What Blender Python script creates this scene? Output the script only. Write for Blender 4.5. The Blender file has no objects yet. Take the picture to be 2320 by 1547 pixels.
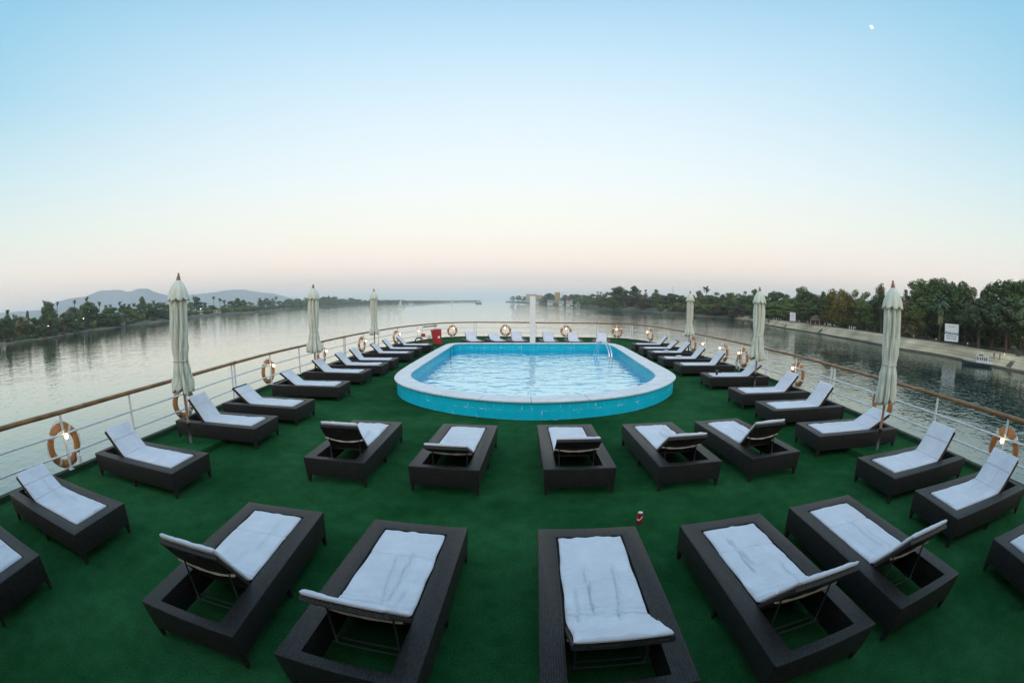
import bpy, bmesh, math, random
from mathutils import Vector, Matrix, noise
R = math.radians
C = bpy.context.scene.collection
sc = bpy.context.scene
random.seed(7)

def lin(r, g, b):
    f = lambda c: (c/255)/12.92 if c/255 <= .04045 else ((c/255+.055)/1.055)**2.4
    return (f(r), f(g), f(b), 1)

# ------------------------------------------------------------------ camera (15 mm fisheye)
camd = bpy.data.cameras.new('camera'); cam = bpy.data.objects.new('camera', camd); C.objects.link(cam); sc.camera = cam
cam.location = (0, 0, 2.479); cam.rotation_euler = (R(90-5.36), 0, 0)
camd.type = 'PANO'; camd.sensor_width = 36; camd.clip_start = .05; camd.clip_end = 30000
cc = camd if hasattr(camd, 'panorama_type') else camd.cycles
cc.panorama_type = 'FISHEYE_LENS_POLYNOMIAL'
cc.fisheye_fov = R(200)
cc.fisheye_polynomial_k0 = 0
cc.fisheye_polynomial_k1 = -6.52305242e-02
cc.fisheye_polynomial_k2 = -7.09225791e-05
cc.fisheye_polynomial_k3 = -5.59047594e-07
cc.fisheye_polynomial_k4 = -3.81017247e-07

# ------------------------------------------------------------------ sky, sun, exposure
w = bpy.data.worlds.new('World'); sc.world = w; w.use_nodes = True
nt = w.node_tree; nt.nodes.clear()
N = nt.nodes.new; Lk = nt.links.new
out = N('ShaderNodeOutputWorld'); tc = N('ShaderNodeTexCoord'); sep = N('ShaderNodeSeparateXYZ')
nrm = N('ShaderNodeVectorMath'); nrm.operation = 'NORMALIZE'
Lk(tc.outputs['Generated'], nrm.inputs[0]); Lk(nrm.outputs[0], sep.inputs[0])
asn = N('ShaderNodeMath'); asn.operation = 'ARCSINE'; Lk(sep.outputs['Z'], asn.inputs[0])
mr = N('ShaderNodeMapRange'); mr.inputs['From Min'].default_value = R(-5); mr.inputs['From Max'].default_value = R(90)
Lk(asn.outputs[0], mr.inputs['Value'])
FRONT = [(-5, (.14, .20, .20)), (0, (.50, .57, .60)), (1.0, (.58, .62, .64)), (2.4, (.92, .76, .67)), (5.0, (1.0, .83, .72)), (9.0, (.90, .86, .76)), (15.8, (.78, .83, .83)), (24, (.66, .77, .84)), (32.5, (.51, .69, .81)), (42, (.355, .575, .765)), (60, (.34, .56, .78)), (90, (.36, .54, .72))]
BACK = [(-5, (.3, .25, .2)), (0, (.85, .62, .42)), (6, (.95, .80, .60)), (16, (.92, .87, .76)), (30, (.74, .80, .80)), (55, (.48, .64, .76)), (90, (.36, .54, .72))]
def skyramp(st, scale):
    r = N('ShaderNodeValToRGB'); Lk(mr.outputs[0], r.inputs[0]); cr = r.color_ramp
    while len(cr.elements) < len(st): cr.elements.new(.5)
    for e, (el, c) in zip(cr.elements, st):
        e.position = (el+5)/95; e.color = (*c, 1)
    b_ = N('ShaderNodeBackground'); b_.inputs['Strength'].default_value = scale; Lk(r.outputs[0], b_.inputs['Color']); return b_
bgF = skyramp(FRONT, 1.0); bgB = skyramp(BACK, 1.9)
# the sky straight ahead (antisolar side) is lighter than at the sides
dt = N('ShaderNodeVectorMath'); dt.operation = 'DOT_PRODUCT'; dt.inputs[1].default_value = (0, math.cos(R(14)), math.sin(R(14))); Lk(nrm.outputs[0], dt.inputs[0])
mf = N('ShaderNodeMapRange'); mf.inputs['From Min'].default_value = .2; mf.inputs['From Max'].default_value = 1; mf.inputs['To Min'].default_value = 1; mf.inputs['To Max'].default_value = 0; Lk(dt.outputs['Value'], mf.inputs['Value'])
me_ = N('ShaderNodeMapRange'); me_.inputs['From Min'].default_value = R(1); me_.inputs['From Max'].default_value = R(24); me_.inputs['To Min'].default_value = .12; Lk(asn.outputs[0], me_.inputs['Value'])
mm_ = N('ShaderNodeMath'); mm_.operation = 'MULTIPLY'; Lk(mf.outputs[0], mm_.inputs[0]); Lk(me_.outputs[0], mm_.inputs[1])
tint = N('ShaderNodeMix'); tint.data_type = 'RGBA'; tint.blend_type = 'MULTIPLY'; tint.inputs[7].default_value = (.43, .71, .83, 1); Lk(mm_.outputs[0], tint.inputs[0]); Lk(bgF.inputs['Color'].links[0].from_socket, tint.inputs[6]); Lk(tint.outputs[2], bgF.inputs['Color'])
bgF.inputs['Strength'].default_value = 1.22
mk = N('ShaderNodeMapRange'); mk.interpolation_type = 'SMOOTHSTEP'; mk.inputs['From Min'].default_value = .15; mk.inputs['From Max'].default_value = -.6; Lk(sep.outputs['Y'], mk.inputs['Value'])
mxs = N('ShaderNodeMixShader'); Lk(mk.outputs[0], mxs.inputs[0]); Lk(bgF.outputs[0], mxs.inputs[1]); Lk(bgB.outputs[0], mxs.inputs[2])
# faint Nishita twilight sky with the set sun behind the camera
sky = N('ShaderNodeTexSky'); sky.sky_type = 'NISHITA'; sky.sun_disc = False
sky.sun_elevation = R(1.0); sky.sun_rotation = R(180); sky.altitude = 80; sky.dust_density = 2.0
bgN = N('ShaderNodeBackground'); bgN.inputs['Strength'].default_value = .03; Lk(sky.outputs[0], bgN.inputs['Color'])
add = N('ShaderNodeAddShader'); Lk(bgN.outputs[0], add.inputs[0]); Lk(mxs.outputs[0], add.inputs[1]); Lk(add.outputs[0], out.inputs['Surface'])
sun = bpy.data.lights.new('sun', 'SUN'); sun.energy = .25; sun.angle = R(40); sun.color = (1, .86, .74)
so = bpy.data.objects.new('sun', sun); C.objects.link(so); so.rotation_euler = (R(72), 0, R(8))
sc.view_settings.view_transform = 'Standard'; sc.view_settings.look = 'None'; sc.view_settings.gamma = 1; sc.view_settings.exposure = 0
sc.render.engine = 'CYCLES'
sc.cycles.use_denoising = True
sc.cycles.max_bounces = 8; sc.cycles.transparent_max_bounces = 12; sc.cycles.volume_bounces = 2
sc.cycles.caustics_reflective = False; sc.cycles.caustics_refractive = False

# ------------------------------------------------------------------ helpers
def tag(o, label=None, cat=None, group=None, kind=None):
    if label: o['label'] = label
    if cat: o['category'] = cat
    if group: o['group'] = group
    if kind: o['kind'] = kind
    return o
def empty(name, loc=(0, 0, 0), rz=0):
    o = bpy.data.objects.new(name, None); C.objects.link(o); o.location = loc; o.rotation_euler = (0, 0, rz); o.empty_display_size = .2; return o
def link(name, me, m=None, parent=None):
    o = bpy.data.objects.new(name, me); C.objects.link(o)
    if m is not None and not me.materials: me.materials.append(m)
    if parent: o.parent = parent
    return o
class MB:
    def __init__(s): s.v = []; s.f = []; s.sm = False
    def poly(s, vs, fs):
        n = len(s.v); s.v += [tuple(v) for v in vs]; s.f += [tuple(n+i for i in f) for f in fs]
    def box(s, x0, x1, y0, y1, z0, z1, M=None):
        vs = [Vector((x, y, z)) for z in (z0, z1) for y in (y0, y1) for x in (x0, x1)]
        if M: vs = [M @ v for v in vs]
        s.poly(vs, [(0, 2, 3, 1), (4, 5, 7, 6), (0, 1, 5, 4), (2, 6, 7, 3), (0, 4, 6, 2), (1, 3, 7, 5)])
    def tube(s, pts, r, n=8, closed=False, cap=True):
        pts = [Vector(p) for p in pts]; rs = r if isinstance(r, (list, tuple)) else [r]*len(pts)
        up = Vector((0, 0, 1)); rings = []; m = len(pts); prev = None
        for i, p in enumerate(pts):
            if closed: t = pts[(i+1) % m]-pts[i-1]
            else: t = pts[min(i+1, m-1)]-pts[max(i-1, 0)]
            t.normalize()
            if prev is None:
                a = up if abs(t.z) < .9 else Vector((1, 0, 0)); u = t.cross(a).normalized()
            else:
                u = (prev-t*prev.dot(t)).normalized()
            prev = u; v = t.cross(u)
            rings.append([p+(u*math.cos(2*math.pi*k/n)+v*math.sin(2*math.pi*k/n))*rs[i] for k in range(n)])
        fs = []; L = m if closed else m-1
        for i in range(L):
            j = (i+1) % m
            for k in range(n):
                fs.append((i*n+k, j*n+k, j*n+(k+1) % n, i*n+(k+1) % n))
        if not closed and cap:
            fs.append(tuple(reversed(range(n)))); fs.append(tuple((m-1)*n+k for k in range(n)))
        s.poly([q for r_ in rings for q in r_], fs)
    def lathe(s, prof, n=16, c=(0, 0), M=None):
        vs = []
        for r, z in prof:
            for k in range(n):
                a = 2*math.pi*k/n; v = Vector((c[0]+r*math.cos(a), c[1]+r*math.sin(a), z)); vs.append(M @ v if M else v)
        fs = []
        for i in range(len(prof)-1):
            for k in range(n): fs.append((i*n+k, i*n+(k+1) % n, (i+1)*n+(k+1) % n, (i+1)*n+k))
        fs.append(tuple(reversed(range(n)))); fs.append(tuple((len(prof)-1)*n+k for k in range(n)))
        s.poly(vs, fs)
    def mesh(s, name, m=None, smooth=False, bevel=0, seg=2):
        me = bpy.data.meshes.new(name); me.from_pydata(s.v, [], s.f); me.validate(); me.update()
        if bevel:
            bm = bmesh.new(); bm.from_mesh(me)
            bmesh.ops.recalc_face_normals(bm, faces=bm.faces)
            es = [e for e in bm.edges if len(e.link_faces) == 2 and e.calc_face_angle(0) > .5]
            bmesh.ops.bevel(bm, geom=es, offset=bevel, segments=seg, profile=.5, affect='EDGES', clamp_overlap=True)
            bm.to_mesh(me); bm.free()
        if smooth:
            me.polygons.foreach_set('use_smooth', [True]*len(me.polygons))
            if smooth == 'auto':
                try: me.set_sharp_from_angle(angle=R(40))
                except Exception: pass
        if m: me.materials.append(m)
        return me
    def build(s, name, m, parent=None, smooth=False, bevel=0, seg=2):
        return link(name, s.mesh(name, m, smooth, bevel, seg), None, parent)
def copy_tree(o, parent=None):
    kids = list(o.children)
    c = o.copy(); C.objects.link(c)
    if parent: c.parent = parent
    for ch in kids: copy_tree(ch, c)
    return c

# ------------------------------------------------------------------ materials
def mat(name, col, rough=.6, var=.0, vscale=5, bump=0, bscale=50, metal=0, spec=None, coord='Object', col2=None, sheen=0, detail=4):
    m = bpy.data.materials.new(name); m.use_nodes = True; t = m.node_tree; b = t.nodes['Principled BSDF']
    b.inputs['Base Color'].default_value = (*col[:3], 1); b.inputs['Roughness'].default_value = rough; b.inputs['Metallic'].default_value = metal
    if spec is not None: b.inputs['Specular IOR Level'].default_value = spec
    if sheen: b.inputs['Sheen Weight'].default_value = sheen
    co = t.nodes.new('ShaderNodeTexCoord'); cs = co.outputs[coord]
    if var:
        n = t.nodes.new('ShaderNodeTexNoise'); n.inputs['Scale'].default_value = vscale; n.inputs['Detail'].default_value = detail; t.links.new(cs, n.inputs['Vector'])
        r = t.nodes.new('ShaderNodeValToRGB'); t.links.new(n.outputs[0], r.inputs[0])
        c2 = col2 if col2 else tuple(max(0, c*(1+var)) for c in col[:3])
        c1 = tuple(c*(1-var) for c in col[:3]) if not col2 else col[:3]
        r.color_ramp.elements[0].position = .32; r.color_ramp.elements[1].position = .68
        r.color_ramp.elements[0].color = (*c1[:3], 1); r.color_ramp.elements[1].color = (*c2[:3], 1)
        t.links.new(r.outputs[0], b.inputs['Base Color'])
    if bump:
        n2 = t.nodes.new('ShaderNodeTexNoise'); n2.inputs['Scale'].default_value = bscale; n2.inputs['Detail'].default_value = 3; t.links.new(cs, n2.inputs['Vector'])
        bp = t.nodes.new('ShaderNodeBump'); bp.inputs['Strength'].default_value = bump; bp.inputs['Distance'].default_value = .01
        t.links.new(n2.outputs[0], bp.inputs['Height']); t.links.new(bp.outputs[0], b.inputs['Normal'])
    return m
def emis(name, col, st):
    m = bpy.data.materials.new(name); m.use_nodes = True; t = m.node_tree; b = t.nodes['Principled BSDF']
    b.inputs['Base Color'].default_value = (*col[:3], 1); b.inputs['Emission Color'].default_value = (*col[:3], 1); b.inputs['Emission Strength'].default_value = st
    return m

# woven rattan
def wicker():
    m = bpy.data.materials.new('wicker'); m.use_nodes = True; t = m.node_tree; b = t.nodes['Principled BSDF']
    co = t.nodes.new('ShaderNodeTexCoord'); mp = t.nodes.new('ShaderNodeMapping'); t.links.new(co.outputs['Object'], mp.inputs[0])
    # project onto the dominant plane: combine (x+y) & (z) for sides, (x),(y) for the top
    geo = t.nodes.new('ShaderNodeNewGeometry'); tn = t.nodes.new('ShaderNodeVectorTransform'); tn.vector_type = 'NORMAL'; tn.convert_from = 'WORLD'; tn.convert_to = 'OBJECT'
    t.links.new(geo.outputs['Normal'], tn.inputs[0]); sn = t.nodes.new('ShaderNodeSeparateXYZ'); t.links.new(tn.outputs[0], sn.inputs[0])
    ab = t.nodes.new('ShaderNodeMath'); ab.operation = 'ABSOLUTE'; t.links.new(sn.outputs['Z'], ab.inputs[0])
    gt = t.nodes.new('ShaderNodeMath'); gt.operation = 'GREATER_THAN'; gt.inputs[1].default_value = .6; t.links.new(ab.outputs[0], gt.inputs[0])
    sp = t.nodes.new('ShaderNodeSeparateXYZ'); t.links.new(co.outputs['Object'], sp.inputs[0])
    ad = t.nodes.new('ShaderNodeMath'); ad.operation = 'ADD'; t.links.new(sp.outputs['X'], ad.inputs[0]); t.links.new(sp.outputs['Y'], ad.inputs[1])
    c1 = t.nodes.new('ShaderNodeCombineXYZ'); t.links.new(ad.outputs[0], c1.inputs[0]); t.links.new(sp.outputs['Z'], c1.inputs[1])
    c2 = t.nodes.new('ShaderNodeCombineXYZ'); t.links.new(sp.outputs['Y'], c2.inputs[0]); t.links.new(sp.outputs['X'], c2.inputs[1])
    mx = t.nodes.new('ShaderNodeMix'); mx.data_type = 'VECTOR'; t.links.new(gt.outputs[0], mx.inputs[0]); t.links.new(c1.outputs[0], mx.inputs[4]); t.links.new(c2.outputs[0], mx.inputs[5])
    br = t.nodes.new('ShaderNodeTexBrick'); t.links.new(mx.outputs[1], br.inputs['Vector'])
    br.inputs['Scale'].default_value = 1; br.inputs['Brick Width'].default_value = .032; br.inputs['Row Height'].default_value = .016
    br.inputs['Mortar Size'].default_value = .0036; br.inputs['Mortar Smooth'].default_value = .6
    br.inputs['Color1'].default_value = (.012, .010, .010, 1); br.inputs['Color2'].default_value = (.035, .030, .030, 1); br.inputs['Mortar'].default_value = (.006, .005, .006, 1)
    t.links.new(br.outputs['Color'], b.inputs['Base Color'])
    inv = t.nodes.new('ShaderNodeMath'); inv.operation = 'SUBTRACT'; inv.inputs[0].default_value = 1; t.links.new(br.outputs['Fac'], inv.inputs[1])
    bp = t.nodes.new('ShaderNodeBump'); bp.inputs['Strength'].default_value = 1; bp.inputs['Distance'].default_value = .008
    t.links.new(inv.outputs[0], bp.inputs['Height']); t.links.new(bp.outputs[0], b.inputs['Normal'])
    b.inputs['Roughness'].default_value = .42; b.inputs['Specular IOR Level'].default_value = .35
    return m
M_wick = wicker()
M_wickflat = mat('wicker_panel', (.014, .011, .011), .55, .3, 60, .5, 220)
M_matt = mat('mattress_cloth', (.62, .61, .67), .85, .06, 3.5, .25, 260, col2=None, sheen=.15)
M_strap = mat('strap_cloth', (.50, .48, .43), .9, .1, 20)
M_metal = mat('painted_steel', (.055, .055, .06), .4, metal=.3)
M_white = mat('white_paint', (.80, .80, .82), .35, .06, 6, .1, 30)
M_rust = mat('weathered_white_paint', (.74, .74, .76), .45, .1, 14, .15, 60)
M_wood = mat('varnished_handrail_wood', (.25, .12, .045), .32, .35, 4, .1, 40)
M_pole = mat('umbrella_pole_wood', (.22, .10, .045), .4, .25, 9, .1, 60)
M_ring = mat('lifebuoy_orange', (.46, .185, .06), .5, .25, 6, .15, 50)
M_tape = mat('reflective_tape', (.66, .62, .52), .4)
M_chrome = mat('chrome', (.75, .77, .78), .12, metal=1)
M_dark = mat('dark_rubber', (.02, .02, .022), .5)
M_red = mat('red_paint', (.34, .014, .018), .4, .15, 8)
M_canvas = mat('umbrella_canvas', (.60, .62, .54), .9, .10, 3, .3, 120, sheen=.1)
M_canvas2 = mat('umbrella_canvas_vent', (.58, .60, .52), .9, .10, 3, .3, 120, sheen=.1)
M_bulb = emis('lamp_glass', (1, .74, .42), 9)
M_lampw = emis('distant_lamp', (1, .93, .8), 10)
M_lampl = emis('path_lamp', (1, .85, .6), 4)
M_marble = None
# ------------------------------------------------------------------ railing line (plan, at handrail height)
RAIL = [(-7.30, -6), (-7.28, 0), (-7.22, 2.22), (-7.08, 3.56), (-7.05, 5.36), (-7.07, 6.9), (-7.24, 9.38), (-7.34, 11.53), (-7.32, 13.5), (-7.2, 17.57), (-7.05, 19.67), (-6.5, 23.7), (-5.78, 26.01), (-4.98, 27.8), (-3.96, 28.9), (-2.49, 29.3), (-0.45, 29.1), (1.32, 28.75), (3.56, 28.45), (5.59, 28.25), (6.9, 27.95), (7.69, 27.14), (8.35, 25.44), (8.70, 22.97), (8.80, 18.25), (8.76, 16.48), (8.72, 14.66), (8.52, 10.78), (8.3, 8.73), (7.9, 4.74), (7.77, 2.8), (7.72, 0), (7.6, -6)]
POSTS = [(-7.26, 0.6, 's'), (-7.08, 3.56, 'r'), (-7.05, 5.36, 's'), (-7.09, 7.19, 'r'), (-7.24, 9.38, 'd'), (-7.34, 11.53, 'r'), (-7.32, 13.5, 's'), (-7.26, 15.45, 'r'), (-7.2, 17.57, 'd'), (-7.05, 19.67, 'r'), (-6.84, 21.4, 's'), (-6.46, 23.91, 'r'), (-5.78, 26.01, 'b'), (-5.56, 26.52, 's'), (-4.98, 27.8, 'd'), (-3.96, 28.9, 'r'), (-2.49, 29.3, 'd'), (-0.45, 29.1, 'r'), (1.6, 28.7, 's'), (3.56, 28.45, 'r'), (5.59, 28.25, 'd'), (6.9, 27.95, 'r'), (7.69, 27.14, 'd'), (8.35, 25.44, 'r'), (8.70, 22.97, 'd'), (8.78, 19.83, 'r'), (8.80, 18.25, 'b'), (8.76, 16.4, 'D'), (8.72, 14.66, 'r'), (8.62, 12.67, 's'), (8.52, 10.78, 'r'), (8.3, 8.73, 'd'), (8.08, 6.62, 'r'), (7.9, 4.74, 's'), (7.77, 2.8, 'r'), (7.73, .4, 's')]
def spline(pts, k=4, closed=False):
    o = []; n = len(pts); P = [Vector((*p, 0)) if len(p) == 2 else Vector(p) for p in pts]
    for i in range(n if closed else n-1):
        if closed: a, b, c, d = P[i-1], P[i], P[(i+1) % n], P[(i+2) % n]
        else: a, b, c, d = P[max(i-1, 0)], P[i], P[i+1], P[min(i+2, n-1)]
        for j in range(k):
            t = j/k
            o.append(.5*((2*b)+(c-a)*t+(2*a-5*b+4*c-d)*t*t+(3*b-a-3*c+d)*t**3))
    if not closed: o.append(P[-1])
    return o
def offset(pts, d, closed=True):
    o = []; n = len(pts)
    for i in range(n):
        a = pts[i-1] if (closed or i) else pts[0]; b = pts[(i+1) % n] if (closed or i < n-1) else pts[-1]
        t = (b-a); t.z = 0; t.normalize(); o.append(pts[i]+Vector((t.y, -t.x, 0))*d)
    return o
rl = spline(RAIL, 4)
# ------------------------------------------------------------------ pool outline
OUT = [(0.4, 8.72), (-0.7, 8.96), (-1.57, 9.36), (-2.45, 10.05), (-3.06, 10.95), (-3.33, 12.0), (-3.38, 13.44), (-3.34, 15.6), (-3.28, 17.75), (-3.18, 20.0), (-3.05, 20.85), (-2.6, 21.27), (-1.5, 21.34), (0, 21.36), (2.96, 21.34), (4.4, 21.28), (4.95, 20.9), (5.13, 20.0), (5.12, 19.0), (4.98, 16.5), (4.88, 14.31), (4.78, 12.3), (4.52, 11.2), (3.75, 10.1), (2.77, 9.3), (1.65, 8.87)]
INN = [(0.4, 9.27), (-0.6, 9.45), (-1.3, 9.83), (-2.0, 10.4), (-2.6, 11.2), (-2.9, 12.1), (-2.93, 13.44), (-2.88, 15.6), (-2.82, 17.75), (-2.76, 19.9), (-2.72, 20.55), (-2.35, 20.9), (-1.5, 20.93), (0, 20.94), (2.96, 20.93), (4.3, 20.9), (4.62, 20.6), (4.68, 19.9), (4.66, 19.0), (4.50, 16.5), (4.33, 14.31), (4.22, 12.55), (4.0, 11.5), (3.4, 10.55), (2.6, 9.85), (1.6, 9.42)]
po = spline(OUT, 5, True); pi_ = spline(INN, 5, True)
pwall = offset(po, -.07)       # outer tiled wall a little inside the coping edge
pin = offset(pi_, .04)
if (pwall[0]-Vector((1, 14, 0))).length > (po[0]-Vector((1, 14, 0))).length: pwall = offset(po, .07)
if (pin[0]-Vector((1, 14, 0))).length < (pi_[0]-Vector((1, 14, 0))).length: pin = offset(pi_, -.04)
def loopz(l, z): return [(p.x, p.y, z) for p in l]

# green artificial turf
def turf():
    m = bpy.data.materials.new('green_turf_carpet'); m.use_nodes = True; t = m.node_tree; b = t.nodes['Principled BSDF']
    co = t.nodes.new('ShaderNodeTexCoord')
    n1 = t.nodes.new('ShaderNodeTexNoise'); n1.inputs['Scale'].default_value = .45; n1.inputs['Detail'].default_value = 6; n1.inputs['Roughness'].default_value = .6
    n2 = t.nodes.new('ShaderNodeTexNoise'); n2.inputs['Scale'].default_value = 70; n2.inputs['Detail'].default_value = 3
    n3 = t.nodes.new('ShaderNodeTexNoise'); n3.inputs['Scale'].default_value = 4; n3.inputs['Detail'].default_value = 5; n3.inputs['Roughness'].default_value = .7
    for n in (n1, n2, n3): t.links.new(co.outputs['Object'], n.inputs['Vector'])
    r = t.nodes.new('ShaderNodeValToRGB'); t.links.new(n1.outputs[0], r.inputs[0])
    r.color_ramp.elements[0].position = .40; r.color_ramp.elements[0].color = (.009, .064, .019, 1)
    r.color_ramp.elements[1].position = .60; r.color_ramp.elements[1].color = (.022, .102, .036, 1)
    mx = t.nodes.new('ShaderNodeMix'); mx.data_type = 'RGBA'; mx.blend_type = 'MULTIPLY'; mx.inputs[0].default_value = .75
    r2 = t.nodes.new('ShaderNodeValToRGB'); t.links.new(n2.outputs[0], r2.inputs[0]); r2.color_ramp.elements[0].color = (.45, .45, .45, 1); r2.color_ramp.elements[1].color = (1.5, 1.5, 1.4, 1)
    r2.color_ramp.elements[0].position = .3; r2.color_ramp.elements[1].position = .72
    t.links.new(r.outputs[0], mx.inputs[6]); t.links.new(r2.outputs[0], mx.inputs[7])
    mx2 = t.nodes.new('ShaderNodeMix'); mx2.data_type = 'RGBA'; mx2.blend_type = 'MULTIPLY'; mx2.inputs[0].default_value = .5
    r3 = t.nodes.new('ShaderNodeValToRGB'); t.links.new(n3.outputs[0], r3.inputs[0]); r3.color_ramp.elements[0].color = (.55, .6, .55, 1); r3.color_ramp.elements[1].color = (1.35, 1.25, 1.3, 1)
    r3.color_ramp.elements[0].position = .35; r3.color_ramp.elements[1].position = .65
    t.links.new(mx.outputs[2], mx2.inputs[6]); t.links.new(r3.outputs[0], mx2.inputs[7]); t.links.new(mx2.outputs[2], b.inputs['Base Color'])
    b.inputs['Roughness'].default_value = .95; b.inputs['Specular IOR Level'].default_value = .04
    bp = t.nodes.new('ShaderNodeBump'); bp.inputs['Strength'].default_value = .9; bp.inputs['Distance'].default_value = .012
    t.links.new(n2.outputs[0], bp.inputs['Height']); t.links.new(bp.outputs[0], b.inputs['Normal'])
    return m
M_turf = turf()
edge = offset(rl, 0, False)
deckline = [Vector((-7.45, -12, 0))]+[Vector((p.x, p.y, 0)) for p in rl]+[Vector((7.75, -12, 0))]
cen = Vector((.6, 12, 0))
deckline = [p+(p-cen).normalized()*.10 for p in deckline]
bm = bmesh.new()
for loop in (deckline, pwall):
    vs = [bm.verts.new((p.x, p.y, 0)) for p in loop]
    for i in range(len(vs)): bm.edges.new((vs[i-1], vs[i]))
bmesh.ops.triangle_fill(bm, edges=bm.edges, use_beauty=True)
for f in bm.faces:
    if f.normal.z < 0: f.normal_flip()
me = bpy.data.meshes.new('deck'); bm.to_mesh(me); bm.free(); me.materials.append(M_turf)
tag(link('deck', me), 'green artificial turf covering the sun deck', kind='structure')
# hull below the deck, with kerb and scupper strip on the deck edge
ship = empty('cruise_ship', (0, 10, -8)); tag(ship, 'white cruise ship hull under the green sun deck', 'ship')
mb = MB(); n = len(deckline); lo = [(p.x-(0), p.y-10, -.02+8) for p in deckline]; hi = [(p.x*.985, p.y-10, -.4) for p in deckline]
mb.poly(lo+hi, [(i, (i+1) % n, n+(i+1) % n, n+i) for i in range(n)]+[tuple(range(n, 2*n))])
mb.build('hull', M_white, ship)
def strip(mb, line, prof, closed=False):
    n = len(line); k = len(prof); t = []
    for i in range(n):
        a = line[i-1] if (closed or i) else line[0]; b = line[(i+1) % n] if (closed or i < n-1) else line[-1]
        d = b-a; d.z = 0; d.normalize(); nn = Vector((d.y, -d.x, 0)); t.append([line[i]+nn*q[0]+Vector((0, 0, q[1])) for q in prof])
    fs = []
    for i in range(n if closed else n-1):
        j = (i+1) % n
        for a in range(k): fs.append((i*k+a, j*k+a, j*k+(a+1) % k, i*k+(a+1) % k))
    if not closed: fs += [tuple(range(k)), tuple(reversed(range((n-1)*k, n*k)))]
    mb.poly([q for r_ in t for q in r_], fs)
M_kerb = mat('dark_green_kerb', (.020, .045, .024), .85, .4, 3, .4, 40)
mb = MB(); strip(mb, [p+Vector((0, -10, 8)) for p in rl], [(-.10, .004), (-.10, .085), (.02, .085), (.02, .004)]); mb.build('deck_kerb', M_kerb, ship)

# ------------------------------------------------------------------ pool
def tiles():
    m = bpy.data.materials.new('turquoise_pool_tiles'); m.use_nodes = True; t = m.node_tree; b = t.nodes['Principled BSDF']
    uv = t.nodes.new('ShaderNodeUVMap')
    br = t.nodes.new('ShaderNodeTexBrick'); br.offset = 0; br.inputs['Scale'].default_value = 1; br.inputs['Brick Width'].default_value = .2; br.inputs['Row Height'].default_value = .2
    br.inputs['Mortar Size'].default_value = .008; br.inputs['Mortar Smooth'].default_value = .3; t.links.new(uv.outputs[0], br.inputs['Vector'])
    br.inputs['Color1'].default_value = (.004, .47, .68, 1); br.inputs['Color2'].default_value = (.008, .52, .74, 1); br.inputs['Mortar'].default_value = (.015, .50, .68, 1)
    # lime streaks in the joints
    sp = t.nodes.new('ShaderNodeMapping'); sp.inputs['Scale'].default_value = (2.2, 1.4, 1); t.links.new(uv.outputs[0], sp.inputs[0])
    n = t.nodes.new('ShaderNodeTexNoise'); n.inputs['Scale'].default_value = 2.2; n.inputs['Detail'].default_value = 5; n.inputs['Roughness'].default_value = .8; t.links.new(sp.outputs[0], n.inputs['Vector'])
    r = t.nodes.new('ShaderNodeValToRGB'); r.color_ramp.elements[0].position = .53; r.color_ramp.elements[1].position = .62; t.links.new(n.outputs[0], r.inputs[0])
    br2 = t.nodes.new('ShaderNodeTexBrick'); br2.offset = 0; br2.inputs['Scale'].default_value = 1; br2.inputs['Brick Width'].default_value = .2; br2.inputs['Row Height'].default_value = .2
    br2.inputs['Mortar Size'].default_value = .011; br2.inputs['Mortar Smooth'].default_value = .2; t.links.new(uv.outputs[0], br2.inputs['Vector'])
    mu = t.nodes.new('ShaderNodeMath'); mu.operation = 'MULTIPLY'; t.links.new(r.outputs[0], mu.inputs[0]); t.links.new(br2.outputs['Fac'], mu.inputs[1])
    mx = t.nodes.new('ShaderNodeMix'); mx.data_type = 'RGBA'; t.links.new(mu.outputs[0], mx.inputs[0]); t.links.new(br.outputs['Color'], mx.inputs[6]); mx.inputs[7].default_value = (.55, .85, .88, 1)
    t.links.new(mx.outputs[2], b.inputs['Base Color']); b.inputs['Roughness'].default_value = .35; b.inputs['Specular IOR Level'].default_value = .2
    return m
M_tile = tiles()
M_floor = mat('pool_floor_tiles', (.05, .62, .90), .4, .15, 3)
M_coping = mat('marble_coping', (.60, .62, .66), .35, .10, 2.5, .1, 30)
pool = empty('swimming_pool', (0.8, 15, 0)); tag(pool, 'raised swimming pool with turquoise tiled wall and pale marble coping', 'swimming pool')
o3 = Vector((-.8, -15, 0))
HC = .42
def wallmesh(line, z0, z1, flip=False):
    n = len(line); us = [0]
    for i in range(1, n+1): us.append(us[-1]+(line[i % n]-line[i-1]).length)
    vs = [tuple(p+o3+Vector((0, 0, z))) for z in (z0, z1) for p in (line+[line[0]])]
    N_ = n+1; fs = [(i, i+1, N_+i+1, N_+i) for i in range(n)]
    if flip: fs = [tuple(reversed(f)) for f in fs]
    me = bpy.data.meshes.new('wall'); me.from_pydata(vs, [], fs); uvl = me.uv_layers.new(name='UVMap')
    for p_ in me.polygons:
        for li in p_.loop_indices:
            vi = me.loops[li].vertex_index; uvl.data[li].uv = (us[vi % N_], z0 if vi < N_ else z1)
    me.materials.append(M_tile); me.polygons.foreach_set('use_smooth', [True]*len(me.polygons)); return me
link('outer_wall', wallmesh(pwall, 0.0, HC-.03), None, pool)
link('inner_wall', wallmesh(pin, -1.3, HC-.03, True), None, pool)
mb = MB(); mb.poly([tuple(p+o3+Vector((0, 0, -1.3))) for p in pin], [tuple(range(len(pin)))]); mb.build('pool_floor', M_floor, pool)
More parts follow.
